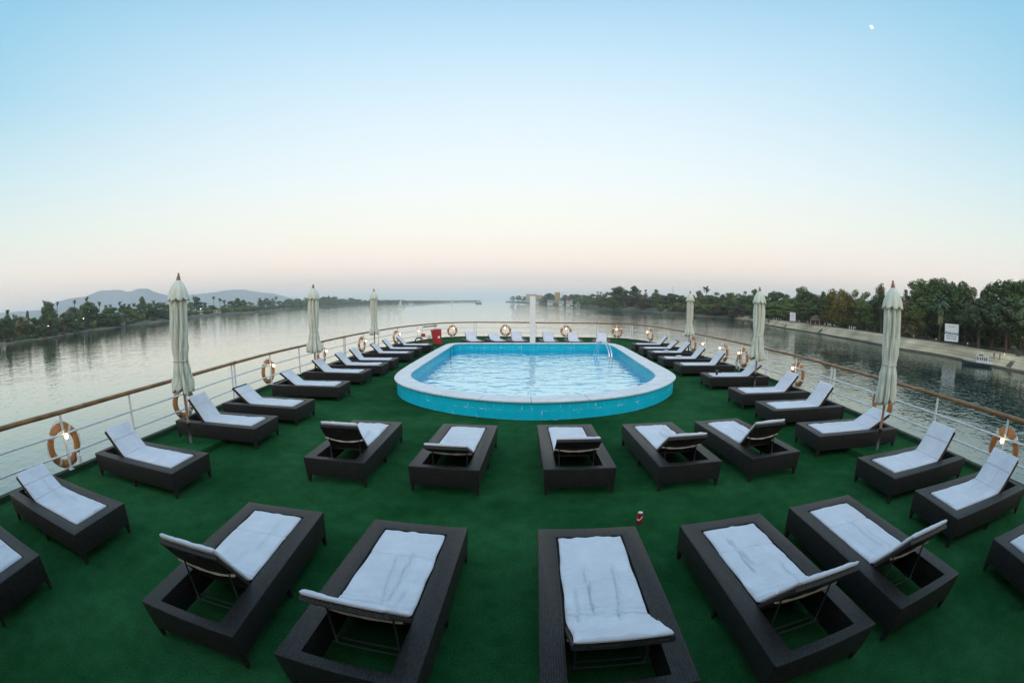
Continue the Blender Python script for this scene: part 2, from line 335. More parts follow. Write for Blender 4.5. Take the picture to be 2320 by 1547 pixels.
# coping as marble slabs
mb = MB(); n = len(po); k = 3
def cp(i, z, q=0): i %= n; return (po[i] if q == 0 else pi_[i])+o3+Vector((0, 0, z))
for i in range(0, n, 5):
    a = i; b = i+5; vs = []; m_ = 6
    for j in range(m_):
        t = a+j
        e = 0.06 if j == 0 else (-.06 if j == m_-1 else 0)
        def L(q, t=t, e=e):
            P, Q = cp(t, 0, q), cp(t+(1 if e > 0 else -1), 0, q); return P+(Q-P)*abs(e)*.5 if e else P
        A, B = L(0), L(1)
        vs += [A+Vector((0, 0, HC-.035)), A+Vector((0, 0, HC)), B+Vector((0, 0, HC)), B+Vector((0, 0, HC-.035))]
    fs = []
    for j in range(m_-1):
        for q in range(4): fs.append((j*4+q, (j+1)*4+q, (j+1)*4+(q+1) % 4, j*4+(q+1) % 4))
    fs += [(0, 1, 2, 3), tuple(reversed(range((m_-1)*4, m_*4)))]
    mb.poly(vs, fs)
me = mb.mesh('coping', M_coping, bevel=.006, seg=1); link('coping', me, None, pool)
# joint bed under slabs
nn = len(po); a_ = offset(po, 0); mb = MB()
sh = lambda l, d: [p+(Vector((1, 14.8, 0))-p).normalized()*d for p in l]
A_, B_ = sh(po, .015), sh(pi_, -.012)
mb.poly([p+o3+Vector((0, 0, HC-.006)) for p in A_+B_], [(i, (i+1) % nn, nn+(i+1) % nn, nn+i) for i in range(nn)])
mb.build('coping_bed', mat('grout', (.30, .32, .33), .8), pool)
mb = MB(); mb.tube([(-2.50-.8, 18.3-15, .42), (-2.50-.8, 18.3-15, .50), (-2.62-.8, 18.3-15, .52), (-2.62-.8, 18.3-15, .05)], .013); mb.build('water_inlet', M_dark, pool, True)
# pool water
def poolwater():
    m = bpy.data.materials.new('pool_water'); m.use_nodes = True; t = m.node_tree; t.nodes.clear()
    o = t.nodes.new('ShaderNodeOutputMaterial'); g = t.nodes.new('ShaderNodeBsdfGlossy'); g.inputs['Roughness'].default_value = .02; g.inputs['Color'].default_value = (.56, .82, .98, 1)
    tr = t.nodes.new('ShaderNodeBsdfTransparent'); tr.inputs['Color'].default_value = (.78, .98, 1, 1)
    co = t.nodes.new('ShaderNodeTexCoord')
    mp = t.nodes.new('ShaderNodeMapping'); mp.inputs['Scale'].default_value = (.75, 1.25, 1); t.links.new(co.outputs['Object'], mp.inputs[0])
    n1 = t.nodes.new('ShaderNodeTexNoise'); n1.inputs['Scale'].default_value = 2.1; n1.inputs['Detail'].default_value = 2.5; n1.inputs['Roughness'].default_value = .42; n1.inputs['Distortion'].default_value = .8
    t.links.new(mp.outputs[0], n1.inputs['Vector'])
    bp = t.nodes.new('ShaderNodeBump'); bp.inputs['Strength'].default_value = 1; bp.inputs['Distance'].default_value = .052; t.links.new(n1.outputs[0], bp.inputs['Height'])
    fr = t.nodes.new('ShaderNodeFresnel'); fr.inputs['IOR'].default_value = 1.333; t.links.new(bp.outputs[0], fr.inputs['Normal']); t.links.new(bp.outputs[0], g.inputs['Normal'])
    mx = t.nodes.new('ShaderNodeMixShader'); t.links.new(fr.outputs[0], mx.inputs[0]); t.links.new(tr.outputs[0], mx.inputs[1]); t.links.new(g.outputs[0], mx.inputs[2]); t.links.new(mx.outputs[0], o.inputs['Surface'])
    return m
mb = MB(); mb.poly([(p.x, p.y, .06) for p in pin], [tuple(range(len(pin)))])
tag(mb.build('pool_water', poolwater()), 'rippling pale blue water in the pool', kind='structure')
# chrome ladder
lad = empty('pool_ladder', (3.8, 18, 0)); tag(lad, 'chrome arched pool ladder standing in the far right of the pool', 'pool ladder')
def arch(A, B, h):
    A, B = Vector(A), Vector(B); pts = [A+Vector((0, 0, -.7)), A]
    pts += [A.lerp(B, t)+Vector((0, 0, z)) for t, z in ((.12, h*.35), (.3, h*.75), (.42, h*.96), (.52, h), (.64, h*.985), (.78, h*.9), (.9, h*.72), (.97, h*.5), (1, h*.3))]
    pts += [B, B+Vector((0, 0, -.7))]; return spline([tuple(p) for p in pts], 3)
for A, B in (((3.668-3.8, 19.2-18, .06), (3.892-3.8, 16.95-18, .06)), ((3.77-3.8, 19.15-18, .06), (4.0-3.8, 16.95-18, .06))):
    mb = MB(); mb.tube(arch(A, B, .74), .026, 8); mb.build('handrail', M_chrome, lad, True)
for q in range(2):
    mb = MB(); mb.box(3.892-3.8, 4.0-3.8, -1.1, -1.02, -.25-q*.25, -.22-q*.25); mb.build('step', M_chrome, lad)
# ------------------------------------------------------------------ white pillar behind the pool
pil = empty('white_pillar', (1.03, 21.72, 0)); tag(pil, 'tall white square pillar behind the far side of the pool', 'pillar')
mb = MB(); mb.box(-.135, .135, -.135, .135, 0, 2.66); mb.build('shaft', M_rust, pil, bevel=.01)
mb = MB(); mb.box(-.15, .15, -.15, .15, 2.662, 2.70); mb.build('cap', M_white, pil, bevel=.006)
mb = MB(); mb.box(-.2, .2, -.2, .2, 0.003, .05); mb.build('base_plate', M_rust, pil, bevel=.006)
# ------------------------------------------------------------------ railing
rail = empty('ship_railing', (0, 10, 0)); tag(rail, 'white steel deck railing with varnished wooden handrail round the deck', 'railing')
ro = Vector((0, -10, 0))
mb = MB(); mb.tube([p+ro+Vector((0, 0, 1.03)) for p in rl], .041, 12); mb.build('handrail', M_wood, rail, True)
for z in (.68, .35):
    mb = MB(); mb.tube([p+ro+Vector((0, 0, z)) for p in rl], .019, 8); mb.build('mid_rail', M_rust, rail, True)
def tangent(x, y):
    i = min(range(1, len(rl)-1), key=lambda i: (rl[i].x-x)**2+(rl[i].y-y)**2); d = rl[i+1]-rl[i-1]; d.z = 0; return d.normalized()
def bulb(x, y, t):
    inn = Vector((t.y, -t.x, 0))
    if (inn.dot(Vector((.6-x, 12-y, 0)))) < 0: inn = -inn
    return inn
M_fix = mat('lamp_fitting', (.45, .36, .22), .4, metal=.6)
lampo = None; ring0 = None; li = 0; ri = 0
def make_lamp():
    o = empty('deck_lamp'); mb = MB()
    mb.lathe([(.012, .085), (.03, .075), (.034, .04), (.022, .03)], 10); mb.tube([(0, 0, .08), (0, .05, .09), (0, .105, .085)], .009, 6)
    for a in range(4):
        q = a*math.pi/2+.6; mb.tube([(.03*math.cos(q), .03*math.sin(q), .045), (.047*math.cos(q), .047*math.sin(q), -.01), (.03*math.cos(q), .03*math.sin(q), -.06), (0, 0, -.072)], .003, 4)
    mb.build('fitting', M_fix, o)
    mb = MB(); mb.lathe([(.014, .035), (.03, .015), (.039, -.012), (.036, -.035), (.02, -.055), (.004, -.06)], 12); mb.build('bulb', M_bulb, o, True); return o
def make_ring():
    o = empty('lifebuoy'); mb = MB()
    mb.tube([(.305*math.cos(a*math.pi/20), 0, .305*math.sin(a*math.pi/20)) for a in range(40)], .072, 12, closed=True)
    # flatten a bit
    mb.v = [(x, y*.75, z) for x, y, z in mb.v]
    mb.build('ring', M_ring, o, True)
    for q in range(4):
        a0 = math.pi/4+q*math.pi/2; m2 = MB()
        m2.tube([(.305*math.cos(a0+d), 0, .305*math.sin(a0+d)) for d in (-.09, -.03, .03, .09)], .0745, 12, cap=False); m2.v = [(x, y*.75, z) for x, y, z in m2.v]
        m2.build('reflective_band', M_tape, o, True)
    m3 = MB(); pts = []
    for q in range(32):
        a = q*math.pi/16; r = .385 + .018*math.cos(4*(a-math.pi/4)+math.pi); pts.append((r*math.cos(a), 0, r*math.sin(a)))
    m3.tube(pts, .006, 5, closed=True); m3.build('grab_rope', M_strap, o, True); return o
side_names = {}
def where(x, y):
    if y > 26: return 'on the far stern railing'
    return 'on the left railing' if x < 0 else 'on the right railing'
desc = {1: 'beside the nearest loungers', 3: 'behind the nearest left umbrella'}
ringtxt = {(-7.08, 3.56): 'on the left railing behind the two nearest loungers', (-7.09, 7.19): 'on the left railing behind the nearest left umbrella', (-7.34, 11.53): 'on the left railing behind the fifth lounger', (-7.26, 15.45): 'on the left railing just beyond the middle left umbrella',
 (-7.05, 19.67): 'on the left railing just before the farthest left umbrella', (-6.46, 23.91): 'on the left railing behind the last lounger before the red cabinet', (-3.96, 28.9): 'on the far railing just right of the red cabinet', (-0.45, 29.1): 'on the far railing just left of the white pillar',
 (3.56, 28.45): 'on the far railing just right of the white pillar', (6.9, 27.95): 'at the right end of the far railing above the pool ladder', (8.35, 25.44): 'on the right railing at the stern corner', (8.78, 19.83): 'on the right railing behind the farthest right umbrella',
 (8.76, 16.4): 'on the right railing at a double post beside a lamp', (8.72, 14.66): 'on the right railing with white rope, left of the middle umbrella', (8.52, 10.78): 'on the right railing just right of the middle umbrella', (8.08, 6.62): 'on the right railing behind the nearest right umbrella', (7.77, 2.8): 'on the right railing at the right edge of the photo'}
for (x, y, k) in POSTS:
    t = tangent(x, y); P = Vector((x, y, 0)); offs = [0] if k in 'srb' else [-.075, .075]
    for d in offs:
        q = P+t*d+ro; mb = MB(); r = .026 if k != 'd' else .028
        mb.tube([q+Vector((0, 0, .086)), q+Vector((0, 0, 1.0))], r, 10); mb.box(q.x-.05, q.x+.05, q.y-.05, q.y+.05, .086, .1)
        mb.build('post', M_rust, rail, 'auto')
    inn = bulb(x, y, t); ang = math.atan2(inn.x, -inn.y)
    if k in 'rbD' and (x, y) not in ((-7.09, 7.19), (8.08, 6.62), (8.78, 19.83)):
        if lampo is None: l = lampo = make_lamp()
        else: l = copy_tree(lampo)
        l.location = P+inn*.13+Vector((0, 0, .68)); l.rotation_euler = (0, 0, ang)
        tag(l, 'lit bulb '+(ringtxt.get((x, y)) or ('on the gate post left of the red cabinet' if x < 0 else 'on the right railing post beyond the farthest lifebuoy pair')), 'lamp', 'bulb lamps on the railing posts')
    if k in 'rD':
        if ring0 is None: g = ring0 = make_ring()
        else: g = copy_tree(ring0)
        g.location = P-inn*.10+Vector((0, 0, .48)); g.rotation_euler = (0, random.uniform(-.5, .5), ang+random.uniform(-.05, .05))
        tag(g, 'orange lifebuoy hung '+ringtxt[(x, y)], 'lifebuoy', 'lifebuoys on the railing')
# coupling sleeves on the handrail + small gate section
for (x, y, k) in POSTS:
    if k in 'dD':
        t = tangent(x, y); q = Vector((x, y, 1.03))+ro; mb = MB(); mb.tube([q-t*.11, q+t*.11], .046, 10); mb.build('sleeve', M_wood, rail, True)
mb = MB(); mb.tube([Vector((-5.46, 26.45, .90))+ro, Vector((-4.86, 27.75, .90))+ro], .04, 8); mb.build('gate_bar', M_wood, rail, True)
mb = MB(); mb.tube([(8.70, 14.60-10, .62), (8.60, 14.50-10, .3), (8.58, 14.55-10, .02), (8.56, 14.7-10, .1), (8.6, 14.75-10, .6)], .022, 7); mb.tube([(8.66, 14.78-10, .64), (8.60, 14.9-10, .25), (8.6, 14.8-10, .03)], .02, 7)
o = mb.build('rope_coil', M_strap, None, True); o.location = (0, 10, 0); tag(o, 'loops of white rope hanging beside a lifebuoy on the right railing', 'rope')
mb = MB(); mb.box(-.05, .05, -.03, .03, -.08, .06); mb.box(-.03, .03, -.02, .02, .06, .09)
o = mb.build('socket_box', M_white, None, bevel=.006); o.location = (-6.97, 3.75, .24); tag(o, 'small white socket box low on the railing post by the nearest left lifebuoy', 'socket box')
# ------------------------------------------------------------------ sun loungers
LL, WW, HH = 2.05, .947, .38
HINGE = -.35; FOOT = .85; BL = .545
def frame_mesh():
    mb = MB(); hw = WW/2; hl = LL/2; iw = .302; y0, y1 = -.92, .865
    o = [(-hw, -hl), (hw, -hl), (hw, hl), (-hw, hl)]; i = [(-iw, y0), (iw, y0), (iw, y1), (-iw, y1)]
    vs = [(x, y, z) for z in (.112, HH) for l in (o, i) for x, y in l]
    # slight inward taper of the outer skirt
    vs = [(x*.975, y*.985, z) if (z < .2 and abs(y) > .95) else (x, y, z) for x, y, z in vs]
    fs = []
    for a in range(4):
        b = (a+1) % 4
        fs += [(a, b, 8+b, 8+a), (4+b, 4+a, 12+a, 12+b), (8+a, 8+b, 12+b, 12+a), (b, a, 4+a, 4+b)]
    mb.poly(vs, fs); return mb.mesh('frame', M_wick, bevel=.011, seg=3, smooth='auto')
F_ME = frame_mesh()
def leg_mesh(sx, sy):
    mb = MB(); x = sx*(WW/2-.045); y = sy*(LL/2-.05); dx = sx*.012; dy = 0
    a = [(x-.03, y-.03, .118), (x+.03, y-.03, .118), (x+.03, y+.03, .118), (x-.03, y+.03, .118)]; b = [(x+dx-.016, y-.016, 0), (x+dx+.016, y-.016, 0), (x+dx+.016, y+.016, 0), (x+dx-.016, y+.016, 0)]
    mb.poly(a+b, [(0, 1, 2, 3), (7, 6, 5, 4)]+[(k, 4+k, 4+(k+1) % 4, (k+1) % 4) for k in range(4)]); return mb.mesh('leg', M_wick, bevel=.003, seg=1)
LEGS = [leg_mesh(sx, sy) for sx in (-1, 1) for sy in (-1, 0, 1)]
mb = MB(); mb.box(-.30, .30, HINGE-.02, .862, .31, .346); SEAT = mb.mesh('seat_panel', M_wickflat)
def backframe(a):
    ca, sa = math.cos(a), math.sin(a); base = Vector((0, HINGE, .345))
    return Matrix(((1, 0, 0, 0), (0, -ca, -sa, base.y), (0, sa*1, ca*-1*-1, base.z), (0, 0, 0, 1))), base
def backM(a):   # local: x across, u along the back (away from hinge), v outward normal (towards the sitter)
    ca, sa = math.cos(a), math.sin(a)
    return lambda x, u, v: Vector((x, HINGE-u*ca+v*sa,   .345+u*sa+v*ca))
def path(a, L, y0):
    """centre line of the mattress: list of (point(y,z), normal(y,z)) from the foot to the head"""
    pts = []; zb = .372; n1 = 26; n2 = 18; nb = 5
    dy = sum(.02*math.cos(a*(i-.5)/nb) for i in range(1, nb+1)); dz = sum(.02*math.sin(a*(i-.5)/nb) for i in range(1, nb+1))
    ye = HINGE+(.036-(zb+dz-.345)*math.cos(a))/math.sin(a); ys = ye+dy; seatL = y0-ys; L -= max(-.03, (HINGE-ye)/math.cos(a))
    for i in range(n1+1): pts.append((y0-seatL*i/n1, zb, 0))
    nb = 5
    y, z = pts[-1][0], zb
    for i in range(1, nb+1):
        t = a*(i-.5)/nb; y -= .02*math.cos(t); z += .02*math.sin(t); pts.append((y, z, a*i/nb))
    for i in range(1, n2+1):
        y -= L/n2*math.cos(a); z += L/n2*math.sin(a); pts.append((y, z, a))
    return pts, n1, nb, n2
def mattress_mesh(a, seed, slide=0, rumple=1, foldfoot=False, hi=False):
    L = BL-.02-slide+.03; y0 = FOOT-.012; P, n1, nb, n2 = path(a, L, y0)
    rnd = random.Random(seed); hw = .288; th = .018; nx = 16 if not hi else 54
    m = len(P); total = [0]
    for i in range(1, m): total.append(total[-1]+math.hypot(P[i][0]-P[i-1][0], P[i][1]-P[i-1][1]))
    T = total[-1]; seams = [total[n1+nb//2], total[n1+nb]+L*.47] + ([total[int(n1*.42)]] if seed % 3 else [])
    # long creases
    cre = []
    for c in range(3 if hi else 2):
        cre.append((rnd.uniform(-.2, .2), rnd.uniform(.05, .5)*T, rnd.uniform(.25, .6)*T, rnd.uniform(-.25, .25), rnd.uniform(-.016, -.008)*rumple, rnd.uniform(.006, .011) if hi else .014))
    top = []; bot = []
    if hi:   # resample finer along the length
        Q = []
        for i in range(m-1):
            for j in range(4):
                t = j/4; Q.append(tuple(P[i][k]*(1-t)+P[i+1][k]*t for k in range(3)))
        Q.append(P[-1]); P = Q; m = len(P); total = [0]
        for i in range(1, m): total.append(total[-1]+math.hypot(P[i][0]-P[i-1][0], P[i][1]-P[i-1][1]))
    off = Vector((seed*7.3, seed*3.1, 0)); total_h = seams[0]-.05
    vs = []
    for i in range(m):
        y, z, t = P[i]; s = total[i]; ny, nz = math.sin(t), math.cos(t)
        edge_s = min(s, T-s); wob = .010*noise.noise(Vector((s*3, seed, 0)))*rumple
        for side in (1, -1):
            for j in range(nx+1):
                u = -1+2*j/nx; x = u*(hw+.006*noise.noise(Vector((s*4, seed+5, u > 0)))*rumple)+wob
                e = min(1-abs(u), edge_s/hw); prof = math.sqrt(max(0, 1-(1-min(1, e/.10))**2)) if e < .10 else 1
                h = th*(.25+.75*prof)
                if side == 1:
                    h += rumple*1.7*((.0045 if hi else .008)*noise.noise(Vector((x*4, s*2.5, 0))+off)+.006*noise.noise(Vector((x*11, s*6, 3))+off)+.004*abs(noise.noise(Vector((x*9, s*20, 3))+off)))*prof
                    h += .006*math.cos(u*1.5)
                    if hi:
                        wv = noise.noise(Vector((x*3.2, seed*2.2, s*3)))*.05; hz_ = math.exp(-((s-total_h)/.13)**2)
                        h += rumple*hz_*.010*abs(math.sin((s+wv)*42+x*2.5+seed))**.6*prof-.004*rumple*(1-abs(noise.noise(Vector((x*6+s*2.5, s*5-x*3, seed*1.7)))))**9*prof
                    for sm in seams:
                        q = abs(s-sm-.012*noise.noise(Vector((x*3, seed, sm)))); h -= .020*math.exp(-(q/.009)**2)
                    for cx, s0, s1, sl, am, wd in cre:
                        if s0 < s < s0+s1:
                            q = x-cx-sl*(s-s0)*.4-.03*noise.noise(Vector((s*3, cx*10, seed))); ed = min(1, (s-s0)/.08, (s0+s1-s)/.08)
                            h += am*ed*(math.exp(-(q/wd)**2)-.7*math.exp(-((q-wd*1.8)/wd)**2))
                    if foldfoot and s < .34: h += .02*math.exp(-((s-.33)/.03)**2)+.012*min(1, (.34-s)/.05)
                else: h = -h
                if i in (0, m-1): h *= .4
                vs.append((x, y+ny*h, z+nz*h))
    fs = []; k = nx+1
    for i in range(m-1):
        A = i*2*k; B = (i+1)*2*k
        for j in range(nx):
            fs.append((A+j, B+j, B+j+1, A+j+1)); fs.append((A+k+j, A+k+j+1, B+k+j+1, B+k+j))
        fs.append((A, A+k, B+k, B)); fs.append((A+nx, B+nx, B+k+nx, A+k+nx))
    A = 0; fs += [(j, j+1, k+j+1, k+j) for j in range(nx)]; A = (m-1)*2*k; fs += [(A+j+1, A+j, A+k+j, A+k+j+1) for j in range(nx)]
    me = bpy.data.meshes.new('mattress'); me.from_pydata(vs, [], fs); me.update()
    bm = bmesh.new(); bm.from_mesh(me); bmesh.ops.recalc_face_normals(bm, faces=bm.faces); bm.to_mesh(me); bm.free()
    me.polygons.foreach_set('use_smooth', [True]*len(me.polygons)); me.materials.append(M_matt); return me
def backparts(a, slide, o, seed, strap=True):
    B = backM(a); X = Matrix
    mb = MB()
    def bbox(x0, x1, u0, u1, v0, v1, mb):
        vs = [B(x, u, v) for v in (v0, v1) for u in (u0, u1) for x in (x0, x1)]
        mb.poly(vs, [(0, 2, 3, 1), (4, 5, 7, 6), (0, 1, 5, 4), (2, 6, 7, 3), (0, 4, 6, 2), (1, 3, 7, 5)])
    bbox(-.30, .30, 0, BL, -.022, .012, mb)
    bk = link('backrest', mb.mesh('backrest', M_wickflat, bevel=.006, seg=2), None, o)
    mb = MB(); bbox(-.045, .045, BL-.085, BL-.055, -.0245, -.0222, mb); mb2 = mb.build('hand_slot', M_metal, bk)
    mb = MB(); bbox(-.302, .302, BL-.012, BL+.018, -.026, .016, mb); link('top_rim', mb.mesh('top_rim', M_wick, bevel=.005, seg=1), None, bk)
    # prop frame
    if a > R(12):
        mb = MB(); u = BL*.50; lean = .0
        for x in (-.24, .24):
            p = B(x, u, -.02); q = Vector((x, p.y-lean, .16)); mb.tube([p, q], .0085, 7); mb.tube([q, Vector((x, HINGE-.02, .15))], .007, 6)
        for dy in (0, .075):
            yy = B(0, u, -.02).y-lean+dy; mb.tube([Vector((-.285, yy, .16-.2*dy)), Vector((.285, yy, .16-.2*dy))], .0075, 7)
        mb.build('prop_frame', M_metal, o, True)
    if strap:
        mb = MB(); u = BL*.52; pts = []
        for j in range(13):
            t = j/12*2-1; sag = .075*(1-t*t)*(1+.15*noise.noise(Vector((t, seed, 0)))); pts.append(B(t*.305, u-sag*.9, -.026-.012*(1-t*t)))
        vs = []; rr = []
        for j, p in enumerate(pts):
            d = Vector((0, 0, .009+.003*math.sin(j*1.7+seed))); n_ = (B(0, 0, 0)-B(0, 0, 1)).normalized()*.002
            vs += [p-d+n_, p+d+n_, p+d-n_, p-d-n_]
        fs = [(j*4+k, (j+1)*4+k, (j+1)*4+(k+1) % 4, j*4+(k+1) % 4) for j in range(12) for k in range(4)]+[(0, 1, 2, 3), (51, 50, 49, 48)]
        mb.poly(vs, fs); mb.build('strap', M_strap, o)
G_L = 'rattan sun loungers on the green deck'
def lounger(x, y, foot_deg, back, label, seed, slide=0, rumple=1, hi=False, foldfoot=False, tint=None):
    o = empty('sun_lounger', (x, y, 0), R(foot_deg-90)); tag(o, label, 'sun lounger', G_L)
    link('frame', F_ME, None, o)
    for l in LEGS: link('leg', l, None, o)
    link('seat_panel', SEAT, None, o)
    backparts(R(back), slide, o, seed)
    link('mattress', mattress_mesh(R(back), seed, slide, rumple, foldfoot, hi), None, o)
    return o
LG = [
 (-2.355, 2.657, 92.7, 55, 'front row lounger at far left, backrest raised steeply, seen from behind', 1, 0, .8, True),
 (-0.952, 2.631, 86.3, 44, 'second front row lounger from left with creased mattress and low backrest', 2, 0, 1.5, True),
 (0.665, 2.563, 87.5, 31, 'middle front row lounger with lengthwise creases and nearly flat backrest', 3, 0, 1.8, True),
 (2.072, 2.459, 89.3, 49, 'fourth front row lounger, touching the one on its right, with long diagonal crease', 4, 0, 1.4, True),
 (3.374, 2.424, 87.2, 50, 'rightmost front row lounger seen from behind, with smooth mattress', 5, 0, .7, True),
 (-2.416, 6.198, 89.1, 50, 'middle row lounger at far left, backrest up, its back to the camera', 6, 0, 1.4, True),
 (-0.797, 6.146, 85.3, 27, 'second middle row lounger from left with low backrest', 7, .01, .9, True),
 (0.886, 6.132, 89.3, 38, 'middle row lounger directly in front of the pool, third of five', 8, .035, 1.0, True),
 (2.379, 6.062, 90.5, 37, 'fourth middle row lounger, angled to the right, with pinkish mattress edge', 9, 0, 1.3, True),
 (3.778, 6.026, 91.7, 48, 'rightmost middle row lounger with sagging strap behind its backrest', 10, 0, .9, True),
 (-5.33, 0.80, 5, 28, 'lounger cut off by the lower left corner of the photo', 11, 0, .8, True),
 (-5.372, 2.346, 3.1, 24, 'nearest fully seen left row lounger, beside the nearest lifebuoy', 12, 0, 1.2, True),
 (-5.467, 4.356, 1.8, 40, 'left row lounger in front of the green umbrella base', 13, 0, .8, True),
 (-5.474, 6.639, 2.7, 50, 'left row lounger with the nearest left umbrella pole in front of it', 14, 0, .9, False),
 (-5.408, 8.232, .1, 38, 'left row lounger whose bare dark backrest top shows beside a double post', 15, .08, .8, False),
 (-5.385, 10.494, 2.1, 36, 'left row lounger just beyond a lifebuoy, backrest top bare at one corner', 16, .05, .7, False),
 (-5.471, 12.641, -.9, 42, 'left row lounger crossed by the middle umbrella pole', 17, .05, .8, False),
 (-5.33, 14.16, 1, 45, 'left row lounger with its mattress folded over at the foot', 18, .02, .8, False, True),
 (-5.30, 15.45, 1, 47, 'left row lounger next beyond the one with the folded mattress', 19, .02, .6, False),
 (-5.17, 17.57, 1, 45, 'left row lounger behind the pole of the farthest left umbrella', 20, .08, .6, False),
 (-5.14, 19.17, 2, 48, 'left row lounger last but one before the red cabinet', 21, .02, .6, False),
 (-4.92, 20.84, 2, 47, 'left row lounger next to the red cabinet', 22, 0, .6, False),
 (5.68, .78, 168, 34, 'lounger cut off by the lower right edge of the photo', 23, 0, .8, True),
 (5.842, 2.39, 171.1, 44, 'nearest fully seen right row lounger, in front of a lifebuoy', 24, 0, .9, True),
 (5.991, 3.835, 175, 50, 'right row lounger just in front of the right umbrella base, with upright backrest', 25, 0, .7, True),
 (6.175, 5.812, 171.3, 26, 'right row lounger with the nearest right umbrella pole in front of it', 26, 0, .9, True),
 (6.364, 7.70, 174.3, 50, 'right row lounger backed against a double railing post', 27, 0, .7, False),
 (6.508, 9.334, 175, 47, 'right row lounger with a lifebuoy straight behind its backrest', 28, 0, .8, False),
 (6.75, 11.68, 174.5, 38, 'right row lounger with a dark cup on its mattress', 29, 0, .7, False),
 (6.72, 13.98, 175, 51, 'right row lounger beside the near right curve of the pool', 30, 0, .6, False),
 (6.71, 15.70, 175, 47, 'right row lounger holding a folded white towel, middle of the pool side', 31, .04, .6, False),
 (6.90, 17.68, 176, 46, 'right row lounger under the farthest right umbrella', 32, .0, .6, False),
 (6.97, 19.24, 176, 41, 'right row lounger last but one before the stern', 33, .09, .6, False),
 (7.11, 21.06, 176, 47, 'right row lounger farthest from the camera, nearest the stern corner', 34, .0, .6, False),
 (-2.1, 23.30, -72, 44, 'leftmost lounger of the stern row, facing the pool', 35, .0, .6, False),
 (-.82, 23.45, -74, 26, 'second stern row lounger from left with a low backrest', 36, .0, .6, False),
 (.30, 23.45, -84, 42, 'third stern row lounger, just left of the white pillar', 37, .0, .6, False),
 (1.98, 23.13, -90, 46, 'stern row lounger just right of the white pillar, dark backrest rim showing', 38, .02, .6, False),
 (3.33, 23.22, -93, 42, 'stern row lounger in front of the lifebuoy right of the pillar', 39, .04, .6, False),
 (4.80, 22.93, -104, 40, 'rightmost lounger of the stern row, behind the pool ladder', 40, .03, .6, False),
]
for q in LG:
    x, y, a, b, lab, sd, sl, ru, hi = q[:9]; lounger(x, y, a, b, lab, sd, sl, ru, hi, len(q) > 9)
# folded towels and cup on loungers
def towel(x, y, z, rz, label):
    vs = []; nx = 8; mb = MB()
    for i in range(nx+1):
        for j in range(nx+1):
            u, v = i/nx*2-1, j/nx*2-1; h = .035*(1-max(abs(u), abs(v))**4)+.012*noise.noise(Vector((u*2, v*2, x)))
            vs.append((u*.13, v*.09, max(h, .001)))
    mb.poly(vs, [(i*(nx+1)+j, (i+1)*(nx+1)+j, (i+1)*(nx+1)+j+1, i*(nx+1)+j+1) for i in range(nx) for j in range(nx)]+[tuple(i*(nx+1) for i in range(nx, -1, -1))+tuple(range(1, nx+1))+tuple((i)*(nx+1)+nx for i in range(1, nx+1))+tuple(nx*(nx+1)+j for j in range(nx-1, 0, -1))])
    o = mb.build('towel', M_matt, None, True); o.location = (x, y, z); o.rotation_euler = (0, 0, rz); tag(o, label, 'towel', 'folded towels on loungers')
towel(6.45, 15.75, .43, .3, 'small white folded towel on the lounger in the middle of the right row')
towel(6.6, 17.6, .43, 1.2, 'small white folded towel on the lounger under the farthest right umbrella')
cup = empty('cup', (5.95, 11.42, .432)); tag(cup, 'small dark cup standing on a right row lounger mattress', 'cup')
mb = MB(); mb.lathe([(.032, 0), (.035, .01), (.045, .13), (.041, .13), (.03, .012)], 14); mb.build('body', M_dark, cup, True)
mb = MB(); mb.lathe([(.046, .128), (.048, .134), (.046, .14), (.043, .14)], 14); mb.build('rim', M_metal, cup, True)
# drink can
can = empty('drink_can', (1.445, 4.25, 0)); tag(can, 'red and white drink can standing alone on the green deck', 'can')
def canmat():
    m = mat('can_print', (.42, .01, .015), .25); t = m.node_tree; b = t.nodes['Principled BSDF']; co = t.nodes.new('ShaderNodeTexCoord'); s = t.nodes.new('ShaderNodeSeparateXYZ'); t.links.new(co.outputs['Object'], s.inputs[0])
    wv = t.nodes.new('ShaderNodeMath'); wv.operation = 'SINE'; mu = t.nodes.new('ShaderNodeMath'); mu.operation = 'MULTIPLY'; mu.inputs[1].default_value = 70; t.links.new(s.outputs['X'], mu.inputs[0]); t.links.new(mu.outputs[0], wv.inputs[0])
    m2 = t.nodes.new('ShaderNodeMath'); m2.operation = 'MULTIPLY_ADD'; m2.inputs[1].default_value = .018; m2.inputs[2].default_value = .082; t.links.new(wv.outputs[0], m2.inputs[0])
    d = t.nodes.new('ShaderNodeMath'); d.operation = 'SUBTRACT'; t.links.new(s.outputs['Z'], d.inputs[0]); t.links.new(m2.outputs[0], d.inputs[1]); a = t.nodes.new('ShaderNodeMath'); a.operation = 'ABSOLUTE'; t.links.new(d.outputs[0], a.inputs[0])
    l = t.nodes.new('ShaderNodeMath'); l.operation = 'LESS_THAN'; l.inputs[1].default_value = .011; t.links.new(a.outputs[0], l.inputs[0])
    mx = t.nodes.new('ShaderNodeMix'); mx.data_type = 'RGBA'; mx.inputs[6].default_value = (.42, .01, .015, 1); mx.inputs[7].default_value = (.75, .72, .72, 1); t.links.new(l.outputs[0], mx.inputs[0]); t.links.new(mx.outputs[2], b.inputs['Base Color']); return m
mb = MB(); mb.lathe([(.024, .001), (.031, .012), (.033, .02), (.033, .132), (.031, .14), (.028, .148)], 20); mb.build('can_body', canmat(), can, True)
mb = MB(); mb.lathe([(.029, .147), (.0295, .152), (.027, .1525), (.026, .149), (.001, .149)], 20); mb.build('can_lid', M_chrome, can, True)
